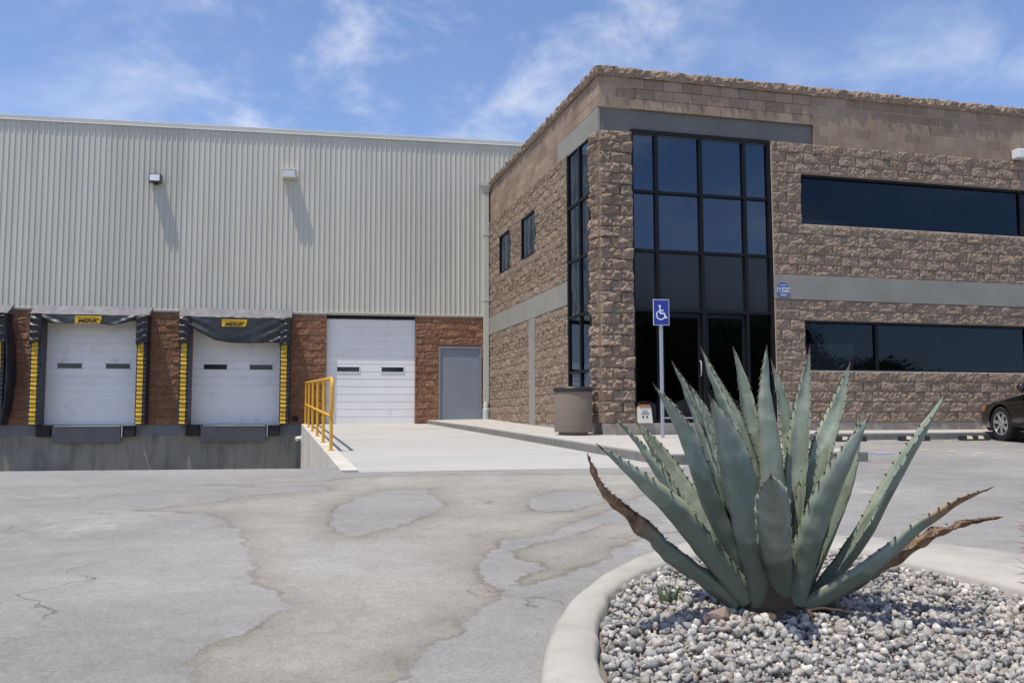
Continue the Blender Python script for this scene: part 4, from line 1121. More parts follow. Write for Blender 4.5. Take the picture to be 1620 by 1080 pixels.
# ------------------------------------------------------------------ litter bin
bx_, by_ = 5.42, 16.05
bz = walk_z(by_) + 0.002
bn = empty('litter_bin', (bx_, by_, bz)); tag(bn, 'round exposed-aggregate concrete litter bin with dark lid by the corner pillar', 'litter bin')
MB().lathe([(0.27, 0.0), (0.27, 0.05), (0.345, 0.05), (0.35, 0.08), (0.352, 0.76), (0.345, 0.79)], 40).build('body', MAT['can_concrete'], bn, smooth=True, angle=0.5)
MB().lathe([(0.352, 0.79), (0.368, 0.795), (0.368, 0.85), (0.35, 0.875), (0.22, 0.885), (0.19, 0.86), (0.19, 0.80)], 40).build('lid', MAT['can_rim'], bn, smooth=True, angle=0.5)

# ------------------------------------------------------------------ accessible parking sign
sgx, sgy = 6.64, 14.79
sg = empty('parking_sign', (sgx, sgy, walk_z(sgy)), -0.10); tag(sg, 'blue accessible-parking sign with white wheelchair symbol on a steel post', 'sign')
H0 = -walk_z(sgy)
MB().prism([(-0.03, -0.012), (-0.018, -0.02), (0.018, -0.02), (0.03, -0.012), (0.03, 0.012), (-0.03, 0.012)], 'z', 0, H0 + 2.06).build('post', MAT['galv'], sg)
pl_ = MB().box(-0.147, 0.147, -0.030, -0.024, H0 + 1.63, H0 + 2.09).build('plate', MAT['sign_white'], sg, bevel=0.001)
MB().box(-0.137, 0.137, -0.033, -0.0305, H0 + 1.64, H0 + 2.08).build('blue_field', MAT['sign_blue'], pl_)
def stroke(mb, pts, w, y0, y1):
    for (a, b), (c, d) in zip(pts[:-1], pts[1:]):
        t = Vector((c - a, d - b)); t.normalize(); n_ = Vector((-t.y, t.x)) * w / 2
        mb.hexa([(a - n_.x, y0, b - n_.y), (c - n_.x, y0, d - n_.y), (c - n_.x, y1, d - n_.y), (a - n_.x, y1, b - n_.y), (a + n_.x, y0, b + n_.y), (c + n_.x, y0, d + n_.y), (c + n_.x, y1, d + n_.y), (a + n_.x, y1, b + n_.y)])
    for a, b in pts[1:-1]: mb.prism(ngon(a, b, w / 2, 8), 'y', y0 - 0.0003, y1)
sy = MB(); zc = H0 + 1.855; YA, YB = -0.037, -0.0335
sy.prism(ngon(-0.027, zc + 0.115, 0.022, 14), 'y', YA, YB)
stroke(sy, [(-0.025, zc + 0.085), (-0.018, zc - 0.012), (0.052, zc - 0.012), (0.080, zc - 0.092), (0.105, zc - 0.078)], 0.026, YA, YB)
stroke(sy, [(-0.02, zc + 0.035), (0.045, zc + 0.035)], 0.02, YA - 0.0006, YB)
stroke(sy, [(-0.01 + 0.078 * math.cos(a), zc - 0.045 + 0.078 * math.sin(a)) for a in [math.radians(t) for t in range(115, 346, 15)]], 0.02, YA - 0.0003, YB)
sy.build('wheelchair_symbol', MAT['sign_white'], pl_)
for z in (1.665, 2.055):
    MB().lathe([(0.007, -0.004), (0.007, 0)], 8, (0, -0.0335, H0 + z), 'y').build('bolt', MAT['galv'], pl_)

# white carton-like receptacle on the entrance ledge
wb = empty('bait_box', (6.775, Yo - 0.085, -0.094)); tag(wb, 'small white box with orange-brown top standing on the entrance ledge', 'box')
MB().hexa([(-0.14, -0.06, 0), (0.15, -0.06, 0), (0.15, 0.05, 0), (-0.14, 0.05, 0), (-0.135, -0.035, 0.30), (0.125, -0.035, 0.30), (0.125, 0.05, 0.30), (-0.135, 0.05, 0.30)]).build('body', MAT['bin_white'], wb, bevel=0.004)
MB().box(-0.115, 0.105, -0.045, 0.05, 0.302, 0.345).build('top', MAT['bin_orange'], wb, bevel=0.004)
for x in (-0.045, 0.035):
    MB().lathe([(0.020, -0.004), (0.020, 0.0)], 12, (x, -0.053, 0.115), 'y').build('port', MAT['lamp_body'], wb)
for z, w in ((0.19, 0.075), (0.165, 0.085), (0.225, 0.05)):
    MB().box(-w, w, -0.05, -0.04, z, z + 0.004).build('print_line', MAT['can_rim'], wb)

# ------------------------------------------------------------------ parked car (nose to the building)
def make_car():
    wx, wy = 13.50, 14.36
    head = math.atan2(0.985, 0.17)               # local +x is the nose
    # left front wheel stands at local (0, 0.78)
    ox = wx - (0 * math.cos(head) - 0.78 * math.sin(head)); oy = wy - (0 * math.sin(head) + 0.78 * math.cos(head))
    root = empty('parked_car', (ox, oy, gz(wx, wy)), head)
    tag(root, 'dark brown sedan parked nose-in, only its front corner in view', 'car')
    S = [(0.93, 0.50, 0.30, 0.56, 0.60), (0.90, 0.66, 0.24, 0.62, 0.665), (0.80, 0.77, 0.20, 0.665, 0.715), (0.60, 0.84, 0.19, 0.705, 0.765), (0.25, 0.885, 0.19, 0.755, 0.83), (-0.2, 0.90, 0.19, 0.81, 0.89),
         (-0.65, 0.905, 0.20, 0.875, 0.955), (-1.3, 0.91, 0.20, 0.905, 0.96), (-2.1, 0.91, 0.20, 0.935, 0.98), (-2.7, 0.905, 0.20, 0.955, 1.0), (-3.2, 0.88, 0.22, 0.97, 1.02), (-3.55, 0.82, 0.28, 0.96, 1.0), (-3.68, 0.70, 0.36, 0.90, 0.93)]
    v, f = [], []
    def sec(x, hw, zb, zs, zt):
        half = [(0, zb), (hw - 0.12, zb), (hw - 0.02, zb + 0.07), (hw + 0.005, zb + 0.22), (hw + 0.012, (zb + zs) / 2 + 0.08), (hw - 0.005, zs - 0.10), (hw - 0.045, zs - 0.015), (hw - 0.14, zs + 0.022), (hw * 0.5, zt - 0.008), (0, zt)]
        pts = [(x, y, z) for y, z in half] + [(x, -y, z) for y, z in half[-2:0:-1]]
        return pts
    for s in S: v += sec(*s)
    m_ = len(sec(*S[0]))
    for i in range(len(S) - 1):
        for k in range(m_):
            k2 = (k + 1) % m_
            f.append((i * m_ + k, i * m_ + k2, (i + 1) * m_ + k2, (i + 1) * m_ + k))
    f.append(tuple(range(m_))); f.append(tuple((len(S) - 1) * m_ + k for k in range(m_ - 1, -1, -1)))
    body = MB(); body.v, body.f = v, f
    o = body.build('body', MAT['car_paint'], root, smooth=True, angle=0.7)
    cut = MB()
    for x in (0.0, -2.7):
        for s in (1, -1): cut.lathe([(0.375, s * 0.55), (0.375, s * 1.2)], 28, (x, 0, 0.33), 'y')
    co = cut.build('arch_cutter', MAT['black_rubber'])
    bo = o.modifiers.new('arches', 'BOOLEAN'); bo.operation = 'DIFFERENCE'; bo.object = co; bo.solver = 'EXACT'
    dg = bpy.context.evaluated_depsgraph_get()
    # the cutter lives in world space, so line it up with the car first
    co.parent = root
    bpy.context.view_layer.update()
    dg = bpy.context.evaluated_depsgraph_get(); dg.update()
    nm = bpy.data.meshes.new_from_object(o.evaluated_get(dg))
    o.modifiers.clear(); o.data = nm
    bpy.data.objects.remove(co)
    # cabin
    c = MB()
    ring = [(-0.62, 0.60, 0.945), (-0.75, 0.74, 0.93), (-1.6, 0.80, 0.93), (-2.5, 0.79, 0.95), (-3.05, 0.66, 0.99)]
    roof = [(-1.35, 0.48, 1.405), (-1.45, 0.57, 1.40), (-1.75, 0.60, 1.43), (-2.25, 0.58, 1.42), (-2.55, 0.50, 1.38)]
    lo = ring + [(x, -y, z) for x, y, z in ring[::-1]]; hi = roof + [(x, -y, z) for x, y, z in roof[::-1]]
    n_ = len(lo)
    c.v = lo + hi; c.f = [(i, (i + 1) % n_, n_ + (i + 1) % n_, n_ + i) for i in range(n_)]
    c.build('windows', MAT['car_glass'], root, smooth=True, angle=0.5)
    r = MB(); k = len(hi)
    r.v = [(x, y * 1.015, z + 0.004) for x, y, z in hi] + [(-1.9 + (x + 1.9) * 0.6, y * 0.55, z + 0.035) for x, y, z in hi]
    r.f = [(i, (i + 1) % k, k + (i + 1) % k, k + i) for i in range(k)] + [tuple(range(k, 2 * k))]
    r.build('roof', MAT['car_paint'], root, smooth=True, angle=0.7)
    for s in (1, -1):
        for a, b in ((ring[1], roof[1]), ((-1.66, 0.802, 0.93), (-1.78, 0.602, 1.43)), (ring[4], roof[4])):
            MB().tube([(a[0], s * a[1] * 1.0, a[2]), (b[0], s * b[1] * 1.0, b[2])], 0.028, 6).build('pillar', MAT['car_paint'], root)
        MB().lathe([(0.0, -0.06), (0.06, -0.05), (0.085, 0.0), (0.07, 0.05), (0.0, 0.06)], 12, (-0.80, s * 0.97, 0.99), 'x').build('mirror', MAT['car_paint'], root, smooth=True)
        MB().hexa([(0.62, s * 0.70, 0.56), (0.86, s * 0.60, 0.54), (0.845, s * 0.715, 0.54), (0.60, s * 0.845, 0.57), (0.58, s * 0.70, 0.69), (0.80, s * 0.60, 0.665), (0.795, s * 0.735, 0.655), (0.56, s * 0.85, 0.68)]).build('headlight', MAT['headlight'], root, bevel=0.01)
        MB().hexa([(0.50, s * 0.80, 0.585), (0.60, s * 0.80, 0.575), (0.60, s * 0.858, 0.58), (0.50, s * 0.878, 0.59), (0.47, s * 0.80, 0.68), (0.56, s * 0.80, 0.675), (0.56, s * 0.862, 0.672), (0.47, s * 0.878, 0.675)]).build('turn_signal', MAT['amber'], root)
        for x0, x1 in ((-0.72, -1.64), (-1.68, -2.35)):
            MB().tube([((x0 * 0.15 + x1 * 0.85) + 0.07, s * 0.925, 0.78), ((x0 * 0.15 + x1 * 0.85), s * 0.94, 0.785), ((x0 * 0.15 + x1 * 0.85) - 0.09, s * 0.925, 0.78)], 0.014, 6).build('door_handle', MAT['alloy'], root)
            MB().box(x0, x1, s * 0.916 - 0.006, s * 0.916 + 0.006, 0.44, 0.475).build('side_moulding', MAT['car_paint'], root)
    wm = None
    for x in (0.0, -2.7):
        for s in (1, -1):
            wh = empty('wheel', (x, s * 0.78, 0.33)); wh.parent = root
            wh.rotation_euler = (0, 0, 0 if s > 0 else math.pi)
            t = MB().lathe([(0.205, -0.10), (0.30, -0.105), (0.325, -0.085), (0.33, 0.0), (0.325, 0.085), (0.30, 0.108), (0.222, 0.108), (0.205, 0.09)], 40, (0, 0, 0), 'y')
            t.build('tyre', MAT['tyre'], wh, smooth=True, angle=0.6)
            d = MB().lathe([(0.206, -0.08), (0.222, 0.085), (0.218, 0.104), (0.198, 0.10), (0.190, 0.05), (0.06, 0.035)], 40, (0, 0, 0), 'y').build('rim', MAT['steel_plate'], wh, smooth=True, angle=0.5)
            MB().lathe([(0.224, 0.08), (0.226, 0.107), (0.200, 0.109), (0.198, 0.08)], 40, (0, 0, 0), 'y').build('rim_flange', MAT['alloy'], d, smooth=True, angle=0.5)
            sp = MB()
            for q in range(7):
                a = 2 * math.pi * q / 7 + 0.2
                ca, sa = math.cos(a), math.sin(a)
                def P(rr, ww, yy): return (rr * ca - ww * sa, yy, rr * sa + ww * ca)
                sp.hexa([P(0.04, -0.030, 0.06), P(0.205, -0.042, 0.075), P(0.205, 0.042, 0.075), P(0.04, 0.030, 0.06), P(0.04, -0.022, 0.10), P(0.205, -0.028, 0.102), P(0.205, 0.028, 0.102), P(0.04, 0.022, 0.10)])
            sp.build('spokes', MAT['alloy'], d)
            MB().lathe([(0.062, 0.05), (0.060, 0.10), (0.03, 0.11), (0.0, 0.111)], 20, (0, 0, 0), 'y').build('hub_cap', MAT['alloy'], d, smooth=True, angle=0.5)
    MB().box(0.86, 0.935, -0.42, 0.42, 0.36, 0.44).build('number_plate', MAT['sign_white'], root)
    return root
make_car()

# ------------------------------------------------------------------ wheel stops, studs and paint
def wheel_stop(x, y, label):
    root = empty('wheel_stop', (x, y, gz(x, y) + 0.002), -0.02); tag(root, label, 'wheel stop', 'rubber wheel stops along the sidewalk')
    L_ = 0.62
    MB().prism([(-0.075, 0), (-0.045, 0.09), (0.045, 0.09), (0.075, 0)], 'x', -L_ / 2, L_ / 2).build('body', MAT['black_rubber'], root, bevel=0.012)
    for a in (-0.15, 0.10):
        MB().hexa([(a - 0.06, -0.0735, 0.025), (a + 0.07, -0.0735, 0.025), (a + 0.07, -0.06, 0.025), (a - 0.06, -0.06, 0.025), (a - 0.05, -0.0525, 0.085), (a + 0.05, -0.0525, 0.085), (a + 0.05, -0.04, 0.085), (a - 0.05, -0.04, 0.085)]).build('reflective_patch', MAT['stop_paint'], root)
wheel_stop(13.05, 14.68, 'black rubber wheel stop with cream patches beside the car')
wheel_stop(11.73, 14.72, 'black rubber wheel stop partly hidden by the right-hand agave leaf')
wheel_stop(10.37, 14.74, 'black rubber wheel stop left of the other two, behind the agave')

stud_me = MB().hexa([(-0.05, -0.05, 0), (0.05, -0.05, 0), (0.05, 0.05, 0), (-0.05, 0.05, 0), (-0.03, -0.03, 0.010), (0.03, -0.03, 0.010), (0.03, 0.03, 0.010), (-0.03, 0.03, 0.010)]).mesh('pavement_stud')
stud_me.materials.append(MAT['stud_yellow'])
for (x, y), lb in (((9.727, 13.11), 'yellow pavement stud left of the long right-hand agave leaf'), ((10.25, 12.63), 'yellow pavement stud, first right of the long agave leaf'),
                   ((10.52, 12.33), 'yellow pavement stud, middle of the three in the front row'), ((10.69, 11.93), 'yellow pavement stud, nearest to the camera'),
                   ((12.25, 14.45), 'yellow pavement stud between two wheel stops'), ((12.40, 13.95), 'yellow pavement stud below the wheel stop by the car'), ((12.65, 13.5), 'yellow pavement stud just in front of the car wheel')):
    tag(link_mesh('pavement_stud', stud_me, None, None, (x, y, gz(x, y) + 0.003)), lb, 'stud', 'yellow studs marking the parking bays')
def paint_patch(pts, label):
    o = MB().add([(x, y, z) for x, y, z in pts] + [(x, y, z - 0.003) for x, y, z in pts], [(0, 1, 2, 3), (7, 6, 5, 4), (0, 4, 5, 1), (1, 5, 6, 2), (2, 6, 7, 3), (3, 7, 4, 0)]).build('paint_patch', MAT['blue_paint'])
    tag(o, label, kind='structure')
paint_patch([(x, y, gz(x, y) + 0.007) for x, y in ((8.95, 12.05), (9.25, 12.05), (9.25, 12.30), (8.95, 12.30))], 'worn blue paint patch on the parking bay')
paint_patch([(x, y, walk_z(y) + 0.007) for x, y in ((6.75, 13.5), (7.85, 13.5), (7.85, 13.95), (6.75, 13.95))], 'blue painted patch on the entrance pavement')

# ------------------------------------------------------------------ planter island
CX, CY = 2.45, 3.55
outer = [(.894, 3.008), (.987, 3.271), (1.109, 3.583), (1.288, 3.958), (1.552, 4.39), (1.881, 4.794), (2.219, 5.139), (2.60, 5.40), (3.1, 5.58), (3.6, 5.5), (4.03, 5.15), (4.40, 4.62), (4.62, 3.9), (4.6, 3.1), (4.3, 2.3), (3.7, 1.75), (2.8, 1.6), (1.9, 1.75), (1.2, 2.2), (.92, 2.65)]
inner = [(1.106, 2.965), (1.186, 3.224), (1.303, 3.539), (1.494, 3.97), (1.76, 4.402), (2.07, 4.72), (2.40, 4.95), (2.85, 5.10), (3.18, 5.12), (3.42, 4.95), (3.52, 4.45), (3.60, 3.75), (3.66, 3.1), (3.6, 2.5), (3.3, 2.1), (2.75, 1.9), (2.0, 2.02), (1.4, 2.4), (1.13, 2.75)]
def radial(pts, n_=144):
    a = np.array([math.atan2(y - CY, x - CX) for x, y in pts]); r = np.array([math.hypot(x - CX, y - CY) for x, y in pts])
    o = np.argsort(a); a, r = a[o], r[o]
    A = np.concatenate([a - 2 * np.pi, a, a + 2 * np.pi]); R_ = np.concatenate([r, r, r])
    t = np.linspace(-np.pi, np.pi, n_, endpoint=False)
    q = np.interp(t, A, R_)
    for _ in range(4): q = (np.roll(q, 1) + 2 * q + np.roll(q, -1)) / 4
    return t, q
TH, RO = radial(outer); _, RI = radial(inner)
RI = RI * (1 + 0.0025 * np.sin(TH * 23) + 0.002 * np.sin(TH * 51))
def top_z(y): return -1.02 + 0.045 * y
NR = len(TH)
mb = MB()
prof_ = [(1, 0.012, -0.20), (1, 0.0, -0.03), (1, -0.03, -0.004), (0.5, 0, 0.004), (0, 0.02, 0.0), (0, 0.0, -0.02), (0, -0.01, -0.16)]
for k, (s_, dr, dz) in enumerate(prof_):
    for i in range(NR):
        r_ = RI[i] + (RO[i] - RI[i]) * s_ + dr
        x, y = CX + r_ * math.cos(TH[i]), CY + r_ * math.sin(TH[i])
        mb.v.append((x, y, top_z(y) + dz + 0.0012 * math.sin(i * 1.7 + k)))
for k in range(len(prof_) - 1):
    for i in range(NR):
        i2 = (i + 1) % NR
        mb.f.append((k * NR + i, k * NR + i2, (k + 1) * NR + i2, (k + 1) * NR + i))
tag(mb.build('planter_kerb', MAT['kerb'], smooth=True, angle=0.9), 'curved cream concrete kerb round the gravel island', kind='structure')
AGX, AGY = 2.184, 3.699
def bed_z(x, y):
    d = math.hypot(x - AGX, y - AGY)
    return top_z(y) - 0.052 + 0.045 * math.exp(-(d / 0.5) ** 2)
mb = MB()
for k in range(9):
    for i in range(NR):
        r_ = (RI[i] + 0.01) * k / 8
        x, y = CX + r_ * math.cos(TH[i]), CY + r_ * math.sin(TH[i])
        mb.v.append((x, y, bed_z(x, y) - 0.012))
for k in range(8):
    for i in range(NR):
        i2 = (i + 1) % NR
        mb.f.append((k * NR + i, k * NR + i2, (k + 1) * NR + i2, (k + 1) * NR + i))
tag(mb.build('planter_bed', MAT['soil']), 'gravel bed ground under the agave', kind='structure')

# crushed stone mulch
def stone_material():
    m, nt, b, L = nodes_of('crushed_stone'); N = nt.nodes
    at = N.new('ShaderNodeAttribute'); at.attribute_name = 'rnd'
    cr = N.new('ShaderNodeValToRGB'); e = cr.color_ramp.elements
    e[0].position = 0.0; e[0].color = (0.16, 0.158, 0.155, 1)
    e[1].position = 1.0; e[1].color = (0.74, 0.71, 0.655, 1)
    for p, c in ((0.15, (0.30, 0.295, 0.285)), (0.4, (0.42, 0.413, 0.40)), (0.58, (0.33, 0.285, 0.24)), (0.70, (0.53, 0.515, 0.485)), (0.88, (0.50, 0.44, 0.38))):
        q = e.new(p); q.color = (*c, 1)
    geo = N.new('ShaderNodeNewGeometry')
    nz = N.new('ShaderNodeTexNoise'); nz.inputs['Scale'].default_value = 70; nz.inputs['Detail'].default_value = 5
    L.new(geo.outputs['Position'], nz.inputs['Vector'])
    mr = N.new('ShaderNodeMapRange'); mr.inputs['From Min'].default_value = 0.3; mr.inputs['From Max'].default_value = 0.7; mr.inputs['To Min'].default_value = 0.66; mr.inputs['To Max'].default_value = 1.05
    L.new(nz.outputs['Fac'], mr.inputs['Value'])
    vm = N.new('ShaderNodeVectorMath'); vm.operation = 'SCALE'
    L.new(at.outputs['Fac'], cr.inputs['Fac']); L.new(cr.outputs['Color'], vm.inputs[0]); L.new(mr.outputs['Result'], vm.inputs['Scale'])
    L.new(vm.outputs[0], b.inputs['Base Color']); b.inputs['Roughness'].default_value = 0.9; b.inputs['Specular IOR Level'].default_value = 0.3
    bp = N.new('ShaderNodeBump'); bp.inputs['Strength'].default_value = 0.35; bp.inputs['Distance'].default_value = 0.004
    L.new(nz.outputs['Fac'], bp.inputs['Height']); L.new(bp.outputs['Normal'], b.inputs['Normal'])
    return m
MAT['stone'] = stone_material()
def stone_variants(n_):
    """crushed stone: convex hulls of a few random points, so every face is a flat break"""
    out = []
    for s in range(n_):
        R = random.Random(s + 40)
        bm = bmesh.new()
        for _ in range(15):
            d = Vector((R.gauss(0, 1), R.gauss(0, 1), R.gauss(0, 1))).normalized()
            bm.verts.new(d * R.uniform(0.78, 1.05))
        res = bmesh.ops.convex_hull(bm, input=bm.verts)
        bmesh.ops.delete(bm, geom=[g for g in res['geom_interior'] if isinstance(g, bmesh.types.BMVert)], context='VERTS')
        bmesh.ops.triangulate(bm, faces=bm.faces)
        bmesh.ops.recalc_face_normals(bm, faces=bm.faces)
        bm.verts.index_update()
        vv = np.array([w.co[:] for w in bm.verts]); ff = np.array([[q.index for q in p.verts] for p in bm.faces])
        out.append((vv, ff)); bm.free()
    return out
SV = stone_variants(24)
def inside_bed(x, y, m_=0.02):
    t = math.atan2(y - CY, x - CX); r = math.hypot(x - CX, y - CY)
    i = int((t + math.pi) / (2 * math.pi) * NR) % NR
    return r < RI[i] - m_
V_, F_, T_ = [], [], []
base_i = 0
R = random.Random(5)
cnt = 0
cells = []
step = 0.026
yy = 1.95
while yy < 5.15:
    xx = 1.08
    while xx < 3.7:
        cells.append((xx + R.uniform(-0.5, 0.5) * step, yy + R.uniform(-0.5, 0.5) * step, 0)); xx += step
    yy += step
cells += [(R.uniform(1.08, 3.7), R.uniform(2.0, 5.15), 1) for _ in range(7000)]
for x, y, lay in cells:
    if not inside_bed(x, y): continue
    if y < 2.35 and x < 3.0: 
        if R.random() < 0.5: continue
    if math.hypot(x - AGX, y - AGY) < 0.10: continue
    s = R.choice((0.006, 0.009, 0.012, 0.015, 0.017, 0.020, 0.025)) * R.uniform(0.9, 1.15)
    if R.random() < 0.012: s *= 1.6
    vv, ff = SV[R.randrange(24)]
    q = Quaternion((R.gauss(0, 1), R.gauss(0, 1), R.gauss(0, 1), R.gauss(0, 1))).normalized().to_matrix()
    A = np.array(q) * np.array([R.uniform(0.85, 1.35), R.uniform(0.8, 1.1), R.uniform(0.6, 0.95)]) * s
    z = bed_z(x, y) + s * 0.25 + (0.012 + R.random() * 0.012 if lay else 0)
    V_.append(vv @ A.T + np.array([x, y, z])); F_.append(ff + base_i); T_.append(np.full(len(vv), R.random())); base_i += len(vv); cnt += 1
V_ = np.concatenate(V_); F_ = np.concatenate(F_); T_ = np.concatenate(T_).astype(np.float32)
me = bpy.data.meshes.new('gravel')
me.vertices.add(len(V_)); me.vertices.foreach_set('co', V_.astype(np.float32).ravel())
me.loops.add(F_.size); me.loops.foreach_set('vertex_index', F_.astype(np.int32).ravel())
me.polygons.add(len(F_)); me.polygons.foreach_set('loop_start', np.arange(0, F_.size, 3, dtype=np.int32))
me.update(); me.validate()
a = me.attributes.new('rnd', 'FLOAT', 'POINT'); a.data.foreach_set('value', T_)
tag(link_mesh('gravel', me, MAT['stone']), 'grey crushed-stone mulch filling the planter', 'gravel', kind='stuff')
print('stones', cnt)

# dry straw lying on the stones
mb = MB(); R = random.Random(9)
for _ in range(90):
    x, y = R.uniform(1.25, 3.55), R.uniform(2.6, 4.9)
    if not inside_bed(x, y, 0.08): continue
    a = R.uniform(0, 6.28); l = R.uniform(0.03, 0.13); z = bed_z(x, y) + 0.028
    mb.tube([(x, y, z), (x + l * 0.5 * math.cos(a), y + l * 0.5 * math.sin(a), z + R.uniform(0.0, 0.012)), (x + l * math.cos(a + 0.3), y + l * math.sin(a + 0.3), z - 0.004)], [0.0016, 0.0014, 0.0008], 4)
tag(mb.build('dry_straw', MAT['straw']), 'scattered bits of dry straw on the gravel', 'straw', kind='stuff')
# brown field stone by the agave
vv, ff = SV[3]
mb = MB(); mb.v = [tuple(p) for p in (vv * np.array([0.085, 0.06, 0.055])).tolist()]; mb.f = [tuple(q) for q in ff.tolist()]
rk = mb.build('rock', MAT['rock'], None, bevel=0.008, loc=(1.86, 3.63, bed_z(1.86, 3.63) + 0.04)); tag(rk, 'large brown stone lying left of the agave base', 'stone')

# ------------------------------------------------------------------ agave
def agave_material():
    m, nt, b, L = nodes_of('agave'); N = nt.nodes
    geo = N.new('ShaderNodeNewGeometry')
    at = N.new('ShaderNodeAttribute'); at.attribute_name = 'along'      # 0 base .. 1 tip
    br = N.new('ShaderNodeAttribute'); br.attribute_name = 'dry'        # dried part of the leaf
    ed = N.new('ShaderNodeAttribute'); ed.attribute_name = 'edge'
    oi = N.new('ShaderNodeObjectInfo')
    def noise(sc, det=5, dist=0.0, rough=0.6):
        n_ = N.new('ShaderNodeTexNoise'); n_.inputs['Scale'].default_value = sc; n_.inputs['Detail'].default_value = det; n_.inputs['Distortion'].default_value = dist; n_.inputs['Roughness'].default_value = rough
        L.new(geo.outputs['Position'], n_.inputs['Vector']); return n_.outputs['Fac']
    def rng_(v, a, b_, c=0.0, d=1.0):
        r = N.new('ShaderNodeMapRange'); r.inputs['From Min'].default_value = a; r.inputs['From Max'].default_value = b_; r.inputs['To Min'].default_value = c; r.inputs['To Max'].default_value = d
        L.new(v, r.inputs['Value']); return r.outputs['Result']
    def mix(f, a, b_):
        x = N.new('ShaderNodeMix'); x.data_type = 'RGBA'
        L.new(f, x.inputs['Factor'])
        for nm, q in (('A', a), ('B', b_)):
            if isinstance(q, tuple): x.inputs[nm].default_value = (*q, 1)
            else: L.new(q, x.inputs[nm])
        return x.outputs['Result']
    def mul(a, b_):
        k = N.new('ShaderNodeMath'); k.operation = 'MULTIPLY'
        for i, q in enumerate((a, b_)):
            if isinstance(q, (int, float)): k.inputs[i].default_value = q
            else: L.new(q, k.inputs[i])
        return k.outputs[0]
    c = mix(rng_(noise(5.5, 4), 0.35, 0.65), (0.225, 0.272, 0.225), (0.165, 0.208, 0.163))
    # waxy bloom rubbed off in patches: bud prints
    c = mix(mul(rng_(noise(9.0, 5, 0.6), 0.50, 0.66), 0.55), c, (0.32, 0.365, 0.32))
    c = mix(mul(rng_(noise(3.0, 3), 0.52, 0.70), 0.45), c, (0.19, 0.20, 0.10))
    c = mix(mul(rng_(ed.outputs['Fac'], 0.72, 1.0), 0.7), c, (0.36, 0.37, 0.235))
    # print of the neighbouring leaf pressed in while folded in the bud
    def mth(op, a, b_):
        k = N.new('ShaderNodeMath'); k.operation = op
        for i, q in enumerate((a, b_)):
            if isinstance(q, (int, float)): k.inputs[i].default_value = q
            else: L.new(q, k.inputs[i])
        return k.outputs[0]
    bnd = mth('ADD', rng_(oi.outputs['Random'], 0, 1, 0.30, 0.62), mth('MULTIPLY', mth('SUBTRACT', noise(8, 2), 0.5), 0.10))
    prt = rng_(mth('SUBTRACT', mth('SUBTRACT', bnd, mth('MULTIPLY', mth('MULTIPLY', ed.outputs['Fac'], ed.outputs['Fac']), 0.22)), at.outputs['Fac']), -0.004, 0.012)
    c = mix(mul(prt, 0.72), c, (0.105, 0.132, 0.095))
    scar = rng_(noise(30, 3, 0.2), 0.70, 0.76)
    c = mix(mul(scar, 0.7), c, (0.26, 0.21, 0.14))
    dry = mix(rng_(noise(16, 5, 0.5), 0.38, 0.62), (0.085, 0.05, 0.032), (0.30, 0.19, 0.10))
    c = mix(br.outputs['Fac'], c, dry)
    rr = rng_(oi.outputs['Random'], 0, 1, 0.9, 1.1)
    vm = N.new('ShaderNodeVectorMath'); vm.operation = 'SCALE'; L.new(c, vm.inputs[0]); L.new(rr, vm.inputs['Scale'])
    L.new(vm.outputs[0], b.inputs['Base Color'])
    b.inputs['Roughness'].default_value = 0.52; b.inputs['Specular IOR Level'].default_value = 0.4
    bp = N.new('ShaderNodeBump'); bp.inputs['Strength'].default_value = 0.22; bp.inputs['Distance'].default_value = 0.006
    L.new(noise(38, 5), bp.inputs['Height']); L.new(bp.outputs['Normal'], b.inputs['Normal'])
    return m
MAT['agave'] = agave_material()
MAT['spine'] = surf('spine', (0.10, 0.05, 0.028), 0.5, 0.2, 40)

